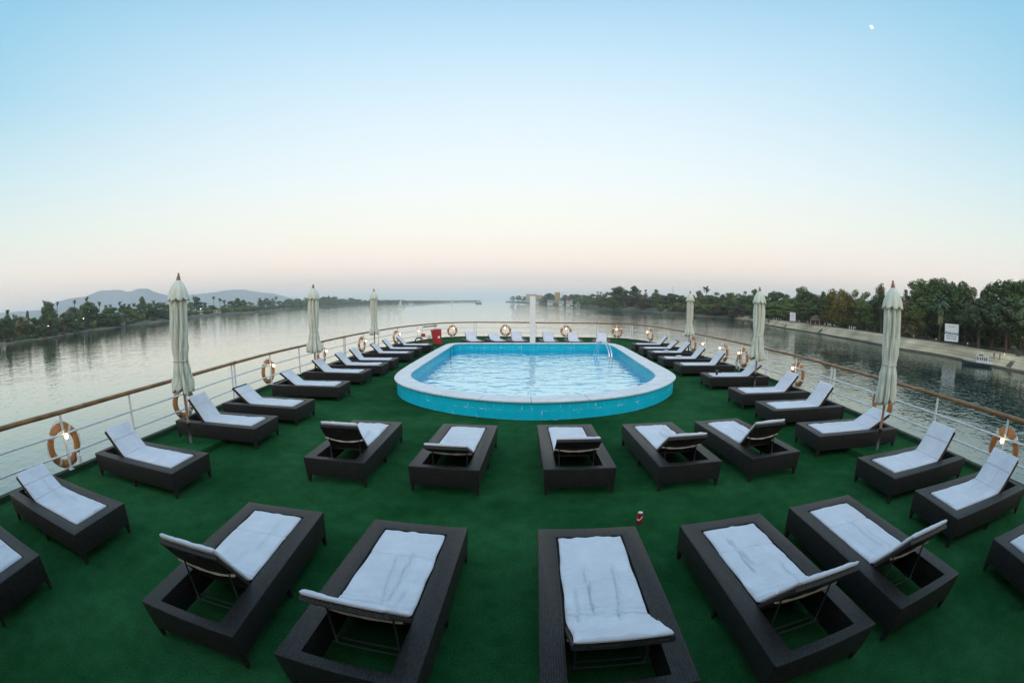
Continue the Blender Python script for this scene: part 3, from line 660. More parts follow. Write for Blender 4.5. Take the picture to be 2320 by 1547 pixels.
# ------------------------------------------------------------------ closed umbrellas
def canopy_mesh(seed, prof, zb, ztop, folds=8):
    rnd = random.Random(seed); na = 112; nz = 46; ph = rnd.uniform(0, 6); vs = []
    jag = [rnd.uniform(-.09, .05) for _ in range(folds)]
    for i in range(nz+1):
        t = i/nz
        for k in range(na):
            a = 2*math.pi*k/na; f = (a*folds/(2*math.pi)) % folds; fi = int(f); ff = f-fi
            jz = jag[fi]*(1-t)**6*math.sin(ff*math.pi)-.05*(1-t)**8*(1-math.sin(ff*math.pi))
            z = zb+(ztop-zb)*t+jz
            r = 0
            for (z0, r0), (z1, r1) in zip(prof, prof[1:]):
                if z0 <= z <= z1: s_ = (z-z0)/(z1-z0); s_ = s_*s_*(3-2*s_); r = r0+(r1-r0)*s_
            if z < prof[0][0]: r = prof[0][1]
            if z > prof[-1][0]: r = prof[-1][1]
            tw = .5*noise.noise(Vector((t*2.2, seed, 0)))
            pl = abs(math.sin(folds*.5*(a+tw)+ph)); pl2 = abs(math.sin(folds*1.0*(a-tw*.7)+ph*2))
            amp = .62*(1-.45*math.exp(-((z-1.62)/.14)**2))*(1 if t < .93 else (1-t)/.07)
            q = 1-amp*(1-pl)**1.2-.26*(1-pl2)**2*(1 if t < .95 else 0)
            q += .10*noise.noise(Vector((math.cos(a)*1.6, math.sin(a)*1.6, z*2.3+seed*5)))
            r *= q; vs.append((r*math.cos(a), r*math.sin(a), z))
    fs = [(i*na+k, i*na+(k+1) % na, (i+1)*na+(k+1) % na, (i+1)*na+k) for i in range(nz) for k in range(na)]
    # inner lining so that the hem has thickness
    return vs, fs, na, nz
def umbrella(x, y, label, seed, wide=1.0, flare=.25, zb=1.06, tilt=(0, 0), top=3.05):
    wide *= .93; flare *= .96
    o = empty('closed_umbrella', (x, y, 0), seed*1.3); o.rotation_euler = (tilt[0], tilt[1], 0); tag(o, label, 'umbrella', 'closed umbrellas along the deck sides')
    cap0 = top-.44; prof = [(zb-.1, flare*1.02), (zb+.1, flare), (1.40, .20*wide), (1.60, .155*wide), (1.85, .185*wide), (2.3, .20*wide), (2.6, .185*wide), (top-.22, .10), (top-.15, .03)]
    vs, fs, na, nz = canopy_mesh(seed, prof, zb, top-.15)
    # thin inside skin
    n0 = len(vs); inner = [(x_*.9, y_*.9, z_+.003) for x_, y_, z_ in vs[:na*14]]
    mb = MB(); mb.poly(vs+inner, fs+[(n0+i*na+(k+1) % na, n0+i*na+k, n0+(i+1)*na+k, n0+(i+1)*na+(k+1) % na) for i in range(13) for k in range(na)]+[(k, n0+k, n0+(k+1) % na, (k+1) % na) for k in range(na)])
    mb.build('canopy', M_canvas, o, True)
    # vent cap with scalloped hem
    vs = []; na = 96; nz = 14
    for i in range(nz+1):
        t = i/nz
        for k in range(na):
            a = 2*math.pi*k/na; sc_ = abs(math.sin(4*a+seed)); z = cap0+(top-.115-cap0)*t-(1-t)**3*.05*sc_
            r = (.225*wide*(1-t)**.75*.9+.03+.02*math.sin(t*3.1))*(1-(.22*(1-sc_)**1.2)*(1-t*.8))*(1+.06*noise.noise(Vector((math.cos(a)*2, math.sin(a)*2, seed+t*2))))
            vs.append((r*math.cos(a), r*math.sin(a), z))
    mb = MB(); fs = [(i*na+k, i*na+(k+1) % na, (i+1)*na+(k+1) % na, (i+1)*na+k) for i in range(nz) for k in range(na)]; n0 = len(vs)
    vs += [(x_*.93, y_*.93, z_+.004) for x_, y_, z_ in vs[:na*4]]; fs += [(k, n0+k, n0+(k+1) % na, (k+1) % na) for k in range(na)]+[(n0+i*na+(k+1) % na, n0+i*na+k, n0+(i+1)*na+k, n0+(i+1)*na+(k+1) % na) for i in range(3) for k in range(na)]
    mb.poly(vs, fs); mb.build('vent_cap', M_canvas2, o, True)
    mb = MB(); pts = [(.158*wide*math.cos(k*math.pi/8), .158*wide*math.sin(k*math.pi/8), 1.60+.012*math.sin(k*1.1)) for k in range(16)]; mb.tube(pts, .009, 6, closed=True)
    mb.tube([(.16*wide, 0, 1.6), (.18*wide, .03, 1.5), (.175*wide, .02, 1.42)], .007, 5); mb.build('tie_band', M_strap, o, True)
    mb = MB(); mb.lathe([(.042, top-.14), (.046, top-.12), (.034, top-.06), (.018, top-.035), (.022, top-.015), (.018, top), (.004, top+.006)], 12); mb.build('finial', M_pole, o, True)
    mb = MB(); mb.tube([(0, 0, .36), (0, 0, top-.15)], .027, 12); mb.build('pole', M_pole, o, True)
    mb = MB(); mb.tube([(0, 0, .10), (0, 0, .48)], .034, 12); mb.build('pole_sleeve', M_metal, o, True)
    mb = MB(); bw = .5; mb.box(-bw, bw, -bw, bw, .001, .10); b = mb.build('base_box', M_turf, o, bevel=.008); b.rotation_euler = (-tilt[0], -tilt[1], 0)
    return o
umbrella(-5.78, 5.82, 'closed pale canvas umbrella nearest the camera on the left side', 1, 1.05, .25, 1.08, (0, R(-.0)), 3.12)
umbrella(-6.24, 12.6, 'closed pale canvas umbrella in the middle of the left side', 2, 1.0, .31, 1.0, (0, 0), 3.10)
umbrella(-6.36, 19.3, 'closed pale canvas umbrella farthest along the left side', 3, .95, .27, 1.05, (0, 0), 3.10)
umbrella(6.40, 5.12, 'closed pale canvas umbrella nearest the camera on the right side', 4, 1.05, .24, .98, (0, R(.7)), 3.03)
umbrella(7.18, 11.15, 'closed pale canvas umbrella in the middle of the right side', 5, 1.05, .27, .93, (0, R(1.0)), 3.03)
umbrella(8.05, 18.5, 'closed pale canvas umbrella farthest along the right side', 6, .95, .25, 1.05, (0, R(.6)), 3.05)
# ------------------------------------------------------------------ red cabinet
cab = empty('fire_cabinet', (-4.36, 24.6, 0)); cab.rotation_euler = (0, 0, R(14)); cab.scale = (.95, .95, .90); tag(cab, 'red metal fire cabinet with sloping side by the railing gate', 'cabinet')
mb = MB(); mb.box(-.02, .31, -.3, .3, .03, .98); mb.build('body', M_red, cab, bevel=.01)
mb = MB(); mb.poly([(-.022, -.28, .97), (-.022, .28, .97), (-.32, .28, .93), (-.32, -.28, .93), (-.022, -.28, .10), (-.022, .28, .10), (-.17, .28, .12), (-.17, -.28, .12)], [(0, 1, 2, 3), (7, 6, 5, 4), (0, 3, 7, 4), (1, 5, 6, 2), (3, 2, 6, 7), (0, 4, 5, 1)]); mb.build('sloping_door', M_red, cab, bevel=.006)
mb = MB(); mb.box(.09, .22, -.304, -.301, .42, .55); mb.build('white_label', M_white, cab)
mb = MB(); mb.tube([(.0, -.31, .86), (.0, -.34, .86), (.0, -.34, .78), (0, -.31, .78)], .008, 6); mb.build('handle', M_metal, cab, True)
for sx in (0.03, .26):
    for sy in (-.25, .25):
        mb = MB(); mb.box(sx-.02, sx+.02, sy-.02, sy+.02, 0, .032); mb.build('foot', M_dark, cab)
st = empty('folding_stool', (-4.95, 24.2, 0)); st.rotation_euler = (0, 0, R(20)); tag(st, 'low red folding stool with pale seat beside the red cabinet', 'stool')
mb = MB(); mb.box(-.28, .42, -.2, .2, .46, .50); mb.build('seat', M_strap, st, bevel=.012)
mb = MB(); mb.box(-.20, .02, -.15, .15, .503, .66); mb.build('cushion', M_red, st, bevel=.03)
for s in (-1, 1):
    mb = MB(); mb.tube([(-.25, .17*s, 0), (.35, .17*s, .458)], .016, 6); mb.build('leg', M_red, st, True)
    mb = MB(); mb.tube([(.35, .15*s, 0), (-.25, .15*s, .458)], .016, 6); mb.build('leg', M_red, st, True)
mb = MB(); mb.tube([(.20*math.cos(k*.52)*(1-k*.004), .0+.012*k/6, .26+.20*math.sin(k*.52)*(1-k*.004)) for k in range(30)], .028, 7)
o = mb.build('hose_coil', M_dark, None, True); o.location = (-5.25, 23.9, 0); o.rotation_euler = (0, 0, R(10)); tag(o, 'coiled black hose leaning by the stool next to the red cabinet', 'hose')
# ------------------------------------------------------------------ awning and wall block added unseen behind the camera to shade the nearest loungers
dh = empty('shade_box', (0, -7.2, 0)); tag(dh, 'dark panelled deckhouse added unseen behind the photographer to block sky glow', 'shade_box')  # unseen block added to keep the rear sky glow off the front rows
M_dh = mat('dark_panel', (.05, .045, .04), .5, .2, 3)
mb = MB(); mb.box(-6.6, 6.6, -3, 1.4, .002, 3.25); mb.build('wall', M_dh, dh)
for x in (-4.5, -1.5, 1.5, 4.5):
    mb = MB(); mb.box(x-1.1, x+1.1, 1.403, 1.42, .9, 2.4); mb.build('window', M_dark, dh)
aw = empty('added_shade_sheet', (0, -6, 0)); tag(aw, 'canvas awning over the deck behind the photographer', 'shade_sheet')  # unseen cover added to dim the foreground deck
mb = MB(); mb.box(-6.8, 6.9, -5.6, 5.3, 3.3, 3.34); mb.build('canopy', M_canvas, aw)
for x in (-6.6, 6.7):
    for y in (5.1,):
        mb = MB(); mb.tube([(x, y, 0), (x, y, 3.298)], .04, 10); mb.build('post', M_white, aw, True)
SHORE_L = [(-71.18, 281), (-67.75, 291), (-64.39, 298), (-61.07, 322), (-57.79, 356), (-54.57, 379), (-51.38, 410), (-47.29, 462), (-43.25, 573), (-38.95, 636), (-35.31, 651), (-31.7, 876), (-26.92, 1368), (-21.0, 1812), (-17.48, 1817), (-15.14, 2138), (-11.63, 2538), (-9.3, 3670), (-6.97, 4232), (-4.35, 4333)]
SHORE_R = [(-0.81, 2851), (0.0, 2556), (2.33, 1839), (3.96, 1469), (5.82, 1152), (8.14, 979), (9.31, 837), (11.06, 627), (12.23, 568), (13.98, 539), (16.91, 499), (19.85, 449), (22.5, 426), (24.57, 368), (26.95, 367), (29.34, 333), (31.74, 302), (34.16, 249), (36.59, 221), (43.98, 177), (50.28, 151), (53.48, 141), (60.0, 132), (64.01, 124), (66.71, 122), (71.56, 118)]
TREES_R = [(168.1, 209.3, -4.7, 19.4, 5.7, 'D'), (161.6, 196.3, -4.8, 16.2, 6.0, 'D'), (167.0, 188.0, -4.7, 16.4, 3.2, 'D'), (141.9, 152.1, -5.0, 16.4, 5.8, 'Y'), (139.7, 143.5, -5.0, 16.4, 5.6, 'Y'), (140.6, 139.5, -5.0, 14.6, 5.1, 'Y'), (142.9, 136.6, -5.0, 16.0, 5.1, 'G'), (140.3, 127.0, -5.0, 15.0, 5.8, 'G'), (136.1, 117.9, -5.0, 13.8, 5.1, 'G'), (147.4, 123.9, -4.9, 19.0, 4.0, 'Y'), (133.7, 112.5, -5.0, 13.8, 5.7, 'W'), (145.8, 108.6, -4.9, 16.2, 3.6, 'B'), (134.3, 102.8, -5.0, 13.3, 4.9, 'B'), (142.0, 97.6, -4.9, 19.8, 6.9, 'D'), (144.4, 92.6, -4.9, 20.2, 6.9, 'D'), (143.1, 86.9, -4.9, 20.1, 5.7, 'D'), (143.3, 82.2, -4.9, 18.8, 5.6, 'D'), (143.0, 77.1, -4.9, 18.9, 7.4, 'D'), (138.9, 70.1, -5.0, 17.0, 5.0, 'G'), (148.3, 68.4, -4.9, 18.0, 4.6, 'D'), (149.2, 63.1, -4.9, 20.1, 6.4, 'D'), (147.6, 57.0, -4.9, 20.2, 6.3, 'D'), (147.6, 51.8, -4.9, 20.3, 6.3, 'D'), (148.5, 46.2, -4.9, 20.2, 6.4, 'D'), (127.0, 61.3, -5.1, 13.3, 6.8, 'W'), (129.0, 51.1, -5.1, 14.4, 7.5, 'W'), (128.6, 43.5, -5.1, 14.0, 6.5, 'W'), (125.9, 91.2, -5.1, 12.0, 4.5, 'B'), (125.3, 88.4, -5.2, 10.7, 3.8, 'G'), (134.5, 75.8, -5.0, 14.5, 6.0, 'D'), (135.7, 90.2, -5.0, 13.9, 6.2, 'D'), (136.1, 60.0, -5.0, 12.2, 5.2, 'D'), (139.7, 84.0, -5.0, 11.4, 5.5, 'D'), (134.0, 70.5, -5.0, 11.7, 4.2, 'W'), (172.1, 247.2, -4.7, 16.9, 7.0, 'D'), (167.2, 232.6, -4.7, 16.1, 6.6, 'D'), (164.8, 221.8, -4.7, 14.7, 6.4, 'G'), (158.9, 207.1, -4.8, 12.4, 6.6, 'G'), (154.5, 179.2, -4.9, 14.1, 7.6, 'G'), (161.4, 192.2, -4.8, 15.2, 5.3, 'D'), (141.2, 156.2, -5.0, 12.2, 5.4, 'G'), (139.7, 160.4, -5.1, 9.3, 5.9, 'W'), (191.9, 303.1, -4.5, 19.9, 5.3, 'D'), (180.8, 276.5, -4.7, 14.9, 9.0, 'G'), (157.2, 232.3, -5.0, 12.1, 7.7, 'G'), (150.9, 213.1, -5.0, 10.5, 7.7, 'G'), (145.1, 193.9, -5.0, 9.2, 6.1, 'G'), (144.2, 178.5, -5.0, 10.1, 6.3, 'G'), (190.4, 308.6, -4.7, 15.4, 9.1, 'G'), (197.5, 353.8, -3.3, 16.5, 10.1, 'G'), (197.1, 340.9, -4.5, 16.8, 9.0, 'G'), (191.5, 321.5, -4.7, 15.5, 7.8, 'D'), (198.0, 371.8, -3.3, 14.9, 7.0, 'D'), (200.2, 392.4, -3.2, 17.2, 11.0, 'G'), (191.8, 392.9, -3.3, 14.4, 10.0, 'G'), (185.9, 402.1, -3.2, 18.6, 6.0, 'D'), (181.7, 387.3, -3.5, 14.2, 9.7, 'G'), (180.9, 407.3, -3.5, 14.3, 9.2, 'G'), (172.2, 330.6, -6.3, 10.6, 10.1, 'B'), (164.8, 341.8, -6.6, 9.0, 8.6, 'G'), (169.5, 305.7, -6.6, 10.4, 9.5, 'D'), (166.4, 282.5, -5.5, 8.2, 7.5, 'B'), (161.8, 258.9, -5.8, 8.7, 7.7, 'G'), (159.7, 351.5, -6.3, 7.0, 8.0, 'B'), (152.2, 232.6, -6.0, 8.0, 5.2, 'D'), (164.9, 288.2, -6.8, 7.3, 6.2, 'B'), (145.6, 578.4, -3.5, 26.1, 18.3, 'D'), (141.6, 589.9, -3.5, 20.0, 13.6, 'D'), (150.0, 568.2, -3.5, 17.4, 12.0, 'D'), (161.2, 556.0, -3.3, 26.7, 13.0, 'D'), (154.4, 531.8, -3.7, 18.9, 10.2, 'B'), (161.2, 506.4, -3.7, 17.1, 9.8, 'B'), (175.3, 509.6, -3.2, 21.4, 11.0, 'G'), (169.3, 501.7, -3.5, 14.8, 13.0, 'G'), (172.8, 479.4, -3.5, 14.7, 10.5, 'G'), (181.9, 476.7, -3.3, 16.7, 11.5, 'D'), (182.4, 458.1, -3.5, 15.2, 11.2, 'D'), (185.8, 446.5, -3.5, 14.3, 10.0, 'G'), (183.7, 427.7, -3.5, 12.7, 7.7, 'D'), (141.9, 637.3, -3.0, 19.6, 12.0, 'G'), (142.6, 701.1, -3.0, 17.1, 16.0, 'G'), (147.7, 790.5, -3.0, 18.8, 18.0, 'G'), (157.6, 945.7, -3.0, 19.2, 19.5, 'G'), (160.5, 1075.2, -3.0, 22.5, 17.7, 'D'), (130.9, 616.9, -3.6, 12.9, 12.8, 'G'), (128.0, 535.5, -7.7, 13.6, 11.2, 'D'), (153.2, 484.7, -5.5, 13.7, 12.5, 'B'), (152.4, 501.6, -4.8, 8.4, 8.6, 'B'), (148.7, 538.8, -3.8, 11.7, 10.3, 'B'), (171.4, 420.4, -4.8, 7.4, 10.3, 'G'), (166.6, 385.5, -5.8, 7.7, 8.7, 'B'), (5.4, 2560.0, -3.8, 33.3, 23.4, 'D'), (35.6, 2326.7, -3.8, 33.2, 23.6, 'D'), (61.2, 2075.1, -3.8, 26.1, 21.0, 'D'), (114.0, 1455.5, -3.1, 27.1, 17.8, 'D'), (119.8, 1385.7, -3.0, 30.3, 16.9, 'D'), (122.7, 1296.0, -3.1, 24.8, 11.9, 'D'), (142.3, 1152.9, -3.0, 21.7, 14.2, 'D'), (149.9, 1095.3, -3.0, 22.2, 15.7, 'D')]
PALMS_R = [(123.3, 76.0, -5.2, 14.4, 7.4), (201.6, 335.5, -4.4, 19.2, 3.3), (194.2, 403.1, -3.1, 23.2, 6.5), (162.7, 511.1, -3.6, 21.6, 3.3), (140.1, 702.2, -3.0, 21.8, 3.6), (143.0, 689.3, -3.0, 21.1, 3.6), (146.1, 577.3, -3.5, 27.1, 3.0), (162.8, 534.1, -3.5, 21.1, 2.9), (161.9, 120.5, -4.7, 17.3, 1.6)]
TREES_L = [(-290.8, 107.3, -6.6, 14.4, 8.1, 'D'), (-305.9, 131.3, -6.0, 15.5, 3.1, 'D'), (-303.2, 150.0, -6.2, 20.7, 10.1, 'D'), (-299.8, 150.0, -6.4, 19.6, 8.5, 'D'), (-292.8, 149.7, -6.8, 13.4, 9.1, 'D'), (-335.4, 211.7, -6.0, 20.0, 16.0, 'D'), (-326.5, 198.9, -6.2, 17.7, 8.6, 'D'), (-333.1, 217.6, -6.2, 16.6, 9.8, 'D'), (-340.2, 195.8, -5.5, 16.1, 16.0, 'D'), (-348.6, 243.0, -5.6, 14.7, 12.3, 'G'), (-351.1, 254.2, -5.6, 14.3, 12.5, 'D'), (-363.3, 275.6, -5.5, 16.1, 10.1, 'G'), (-366.2, 288.1, -5.5, 15.0, 11.3, 'D'), (-389.5, 328.5, -5.4, 24.3, 8.9, 'D'), (-380.0, 315.6, -5.5, 16.4, 10.8, 'D'), (-393.0, 342.4, -5.4, 17.6, 10.2, 'G'), (-405.0, 370.7, -5.3, 17.9, 15.5, 'D'), (-417.2, 397.0, -5.3, 15.6, 12.5, 'D'), (-430.3, 424.9, -5.3, 16.6, 13.0, 'D'), (-291.7, 114.3, -6.6, 13.8, 9.6, 'G'), (-291.9, 131.7, -6.6, 11.4, 9.7, 'D'), (-287.6, 118.6, -6.8, 11.8, 9.5, 'B'), (-287.0, 135.2, -6.8, 10.7, 8.8, 'D'), (-306.5, 165.7, -6.4, 12.1, 8.7, 'B'), (-302.2, 170.1, -6.8, 10.9, 9.5, 'D'), (-322.7, 219.6, -6.8, 11.0, 11.3, 'D'), (-324.1, 237.8, -7.0, 9.7, 13.4, 'D'), (-285.2, 99.8, -6.8, 12.9, 7.9, 'D'), (-290.8, 94.8, -6.6, 14.7, 8.8, 'D'), (-276.4, 133.0, -7.5, 5.9, 7.1, 'D'), (-299.3, 175.1, -7.3, 8.1, 8.6, 'D'), (-352.7, 283.8, -6.0, 12.4, 10.9, 'G'), (-364.6, 322.8, -6.0, 11.5, 13.8, 'D'), (-374.0, 349.6, -6.0, 9.9, 12.2, 'D'), (-495.7, 546.0, -5.2, 26.2, 14.2, 'D'), (-488.3, 519.9, -5.2, 19.4, 12.2, 'G'), (-475.8, 534.6, -5.2, 13.2, 12.2, 'D'), (-504.5, 678.2, -5.2, 24.1, 12.5, 'D'), (-499.3, 653.1, -5.2, 19.1, 13.9, 'D'), (-488.7, 618.5, -5.2, 13.1, 16.7, 'G'), (-488.8, 579.5, -5.2, 12.5, 17.7, 'D'), (-497.3, 687.4, -5.2, 20.2, 12.5, 'D'), (-488.2, 697.6, -5.2, 16.4, 16.1, 'G'), (-548.7, 856.9, -5.2, 24.4, 14.9, 'D'), (-563.5, 909.1, -5.2, 24.7, 15.6, 'G'), (-532.3, 805.0, -5.2, 20.3, 14.2, 'D'), (-598.8, 1005.3, -5.2, 18.7, 19.5, 'G'), (-664.3, 1171.9, -5.2, 24.9, 19.6, 'D'), (-695.1, 1281.8, -5.2, 26.5, 27.3, 'D'), (-716.5, 1369.4, -5.2, 22.4, 25.6, 'G'), (-765.9, 1646.4, -5.2, 35.4, 33.7, 'D'), (-767.3, 1703.3, -5.2, 35.1, 27.0, 'D'), (-767.4, 1760.1, -5.2, 35.8, 39.6, 'D'), (-764.9, 1854.9, -5.2, 27.4, 33.0, 'D'), (-759.0, 1947.9, -5.2, 31.3, 38.7, 'D'), (-732.7, 1981.8, -5.2, 24.3, 34.7, 'D'), (-762.8, 1583.7, -5.2, 27.8, 29.1, 'D'), (-735.0, 1467.1, -5.2, 22.3, 27.2, 'G')]
PALMS_L = [(-295.4, 108.6, -6.4, 17.6, 4.1), (-310.4, 150.4, -5.8, 21.6, 4.4), (-317.3, 166.8, -5.8, 20.7, 3.3), (-333.7, 195.0, -5.6, 21.8, 3.9), (-343.2, 215.3, -5.6, 24.3, 4.6), (-355.3, 239.1, -5.5, 20.2, 4.8), (-356.8, 248.8, -5.5, 17.1, 3.9), (-357.8, 255.5, -5.5, 17.3, 3.9), (-362.4, 272.2, -5.5, 19.7, 4.5), (-366.2, 288.2, -5.5, 17.3, 4.1), (-368.8, 297.8, -5.5, 17.8, 4.7), (-402.6, 358.4, -5.3, 20.6, 5.3), (-364.4, 280.3, -5.5, 17.6, 4.1), (-412.4, 387.4, -5.3, 17.8, 4.9), (-476.0, 546.5, -5.2, 17.9, 10.8), (-495.0, 592.1, -5.2, 27.4, 6.6), (-494.0, 610.1, -5.2, 24.3, 7.5), (-483.6, 609.1, -5.2, 20.9, 8.2), (-478.5, 616.4, -5.2, 18.7, 7.4), (-495.5, 539.3, -5.2, 28.3, 7.8), (-529.3, 796.0, -5.2, 24.9, 8.0), (-723.5, 1400.6, -5.2, 31.7, 13.1), (-577.4, 946.9, -5.2, 29.3, 9.3), (-296.1, 114.1, -6.4, 14.6, 2.2), (-767.2, 1699.6, -5.2, 40.6, 11.5)]
HILL = [(-70.96, 1.31), (-68.92, 1.27), (-66.89, 1.25), (-64.89, 1.19), (-62.23, 1.96), (-60.26, 2.24), (-57.99, 2.32), (-57.02, 2.62), (-56.06, 2.88), (-53.19, 2.87), (-52.36, 2.65), (-51.48, 2.58), (-50.66, 2.86), (-49.09, 2.81), (-48.15, 2.35), (-46.59, 1.96), (-45.05, 1.57), (-43.19, 1.8), (-41.35, 1.89), (-39.52, 1.98), (-38.3, 2.17), (-35.88, 2.17), (-34.07, 1.83), (-31.67, 1.52), (-29.88, 1.01), (-27.5, 0.48)]
ZW = -8.0
def interp(x, T):
    if x <= T[0][0]: return T[0][1]
    for a, b in zip(T, T[1:]):
        if x <= b[0]: return a[1]+(b[1]-a[1])*(x-a[0])/(b[0]-a[0])
    return T[-1][1]
# ------------------------------------------------------------------ river
def river():
    m = bpy.data.materials.new('river_water'); m.use_nodes = True; t = m.node_tree; t.nodes.clear()
    o = t.nodes.new('ShaderNodeOutputMaterial'); g = t.nodes.new('ShaderNodeBsdfGlossy'); g.inputs['Roughness'].default_value = 0; g.inputs['Color'].default_value = (.95, 1, .955, 1)
    d = t.nodes.new('ShaderNodeBsdfDiffuse'); d.inputs['Color'].default_value = (.010, .030, .030, 1)
    geo = t.nodes.new('ShaderNodeNewGeometry')
    mp = t.nodes.new('ShaderNodeMapping'); mp.inputs['Scale'].default_value = (1, 1, 1); t.links.new(geo.outputs['Position'], mp.inputs[0])
    n1 = t.nodes.new('ShaderNodeTexNoise'); n1.inputs['Scale'].default_value = .95; n1.inputs['Detail'].default_value = 2.5; n1.inputs['Roughness'].default_value = .45; n1.inputs['Distortion'].default_value = .6; t.links.new(mp.outputs[0], n1.inputs['Vector'])
    n0 = t.nodes.new('ShaderNodeTexNoise'); n0.inputs['Scale'].default_value = .11; n0.inputs['Detail'].default_value = 1.0; t.links.new(mp.outputs[0], n0.inputs['Vector'])
    # ruffled and calm patches
    n2 = t.nodes.new('ShaderNodeTexNoise'); n2.inputs['Scale'].default_value = .018; n2.inputs['Detail'].default_value = 3; t.links.new(geo.outputs['Position'], n2.inputs['Vector'])
    r = t.nodes.new('ShaderNodeMapRange'); r.inputs['From Min'].default_value = .38; r.inputs['From Max'].default_value = .62; r.inputs['To Min'].default_value = .35; r.inputs['To Max'].default_value = 1; t.links.new(n2.outputs[0], r.inputs['Value'])
    # the breeze ruffles the water on the right hand side of the ship
    sx_ = t.nodes.new('ShaderNodeSeparateXYZ'); t.links.new(geo.outputs['Position'], sx_.inputs[0])
    wr = t.nodes.new('ShaderNodeMapRange'); wr.inputs['From Min'].default_value = 12; wr.inputs['From Max'].default_value = 45; wr.inputs['To Min'].default_value = 1; wr.inputs['To Max'].default_value = 2.4; t.links.new(sx_.outputs['X'], wr.inputs['Value'])
    m0_ = t.nodes.new('ShaderNodeMath'); m0_.operation = 'MULTIPLY'; t.links.new(r.outputs[0], m0_.inputs[0]); t.links.new(wr.outputs[0], m0_.inputs[1])
    mu = t.nodes.new('ShaderNodeMath'); mu.operation = 'MULTIPLY'; t.links.new(n1.outputs[0], mu.inputs[0]); t.links.new(m0_.outputs[0], mu.inputs[1])
    n3 = t.nodes.new('ShaderNodeTexNoise'); n3.inputs['Scale'].default_value = .45; n3.inputs['Detail'].default_value = 2.0; n3.inputs['Distortion'].default_value = .8; t.links.new(mp.outputs[0], n3.inputs['Vector'])
    b0 = t.nodes.new('ShaderNodeBump'); b0.inputs['Strength'].default_value = 1; b0.inputs['Distance'].default_value = .07; t.links.new(n0.outputs[0], b0.inputs['Height'])
    b1 = t.nodes.new('ShaderNodeBump'); b1.inputs['Strength'].default_value = 1; b1.inputs['Distance'].default_value = .055; t.links.new(n3.outputs[0], b1.inputs['Height']); t.links.new(b0.outputs[0], b1.inputs['Normal'])
    bp = t.nodes.new('ShaderNodeBump'); bp.inputs['Strength'].default_value = 1; bp.inputs['Distance'].default_value = .040; t.links.new(mu.outputs[0], bp.inputs['Height']); t.links.new(b1.outputs[0], bp.inputs['Normal'])
    fr = t.nodes.new('ShaderNodeFresnel'); fr.inputs['IOR'].default_value = 1.6; t.links.new(bp.outputs[0], fr.inputs['Normal']); t.links.new(bp.outputs[0], g.inputs['Normal'])
    mx = t.nodes.new('ShaderNodeMixShader'); ff = t.nodes.new('ShaderNodeFresnel'); ff.inputs['IOR'].default_value = 1.6; fm = t.nodes.new('ShaderNodeMix'); fm.data_type = 'FLOAT'; wf = t.nodes.new('ShaderNodeMapRange'); wf.inputs['From Min'].default_value = 12; wf.inputs['From Max'].default_value = 45; wf.inputs['To Min'].default_value = .72; wf.inputs['To Max'].default_value = .1; t.links.new(sx_.outputs['X'], wf.inputs['Value']); t.links.new(wf.outputs[0], fm.inputs[0]); t.links.new(fr.outputs[0], fm.inputs[2]); t.links.new(ff.outputs[0], fm.inputs[3]); i1 = t.nodes.new('ShaderNodeMath'); i1.operation = 'SUBTRACT'; i1.inputs[0].default_value = 1; t.links.new(fm.outputs[0], i1.inputs[1]); i2 = t.nodes.new('ShaderNodeMath'); i2.operation = 'POWER'; wp_ = t.nodes.new('ShaderNodeMapRange'); wp_.inputs['From Min'].default_value = 12; wp_.inputs['From Max'].default_value = 45; wp_.inputs['To Min'].default_value = 2.0; wp_.inputs['To Max'].default_value = 1.0; t.links.new(sx_.outputs['X'], wp_.inputs['Value']); t.links.new(wp_.outputs[0], i2.inputs[1]); t.links.new(i1.outputs[0], i2.inputs[0]); i3 = t.nodes.new('ShaderNodeMath'); i3.operation = 'SUBTRACT'; i3.inputs[0].default_value = 1; t.links.new(i2.outputs[0], i3.inputs[1]); t.links.new(i3.outputs[0], mx.inputs[0]); t.links.new(d.outputs[0], mx.inputs[1]); t.links.new(g.outputs[0], mx.inputs[2]); t.links.new(mx.outputs[0], o.inputs['Surface']); return m
mb = MB(); mb.poly([(-6400, -1500, ZW), (6400, -1500, ZW), (6400, 6400, ZW), (-6400, 6400, ZW)], [(0, 1, 2, 3)])
tag(mb.build('river_water', river()), 'calm broad river', kind='structure')
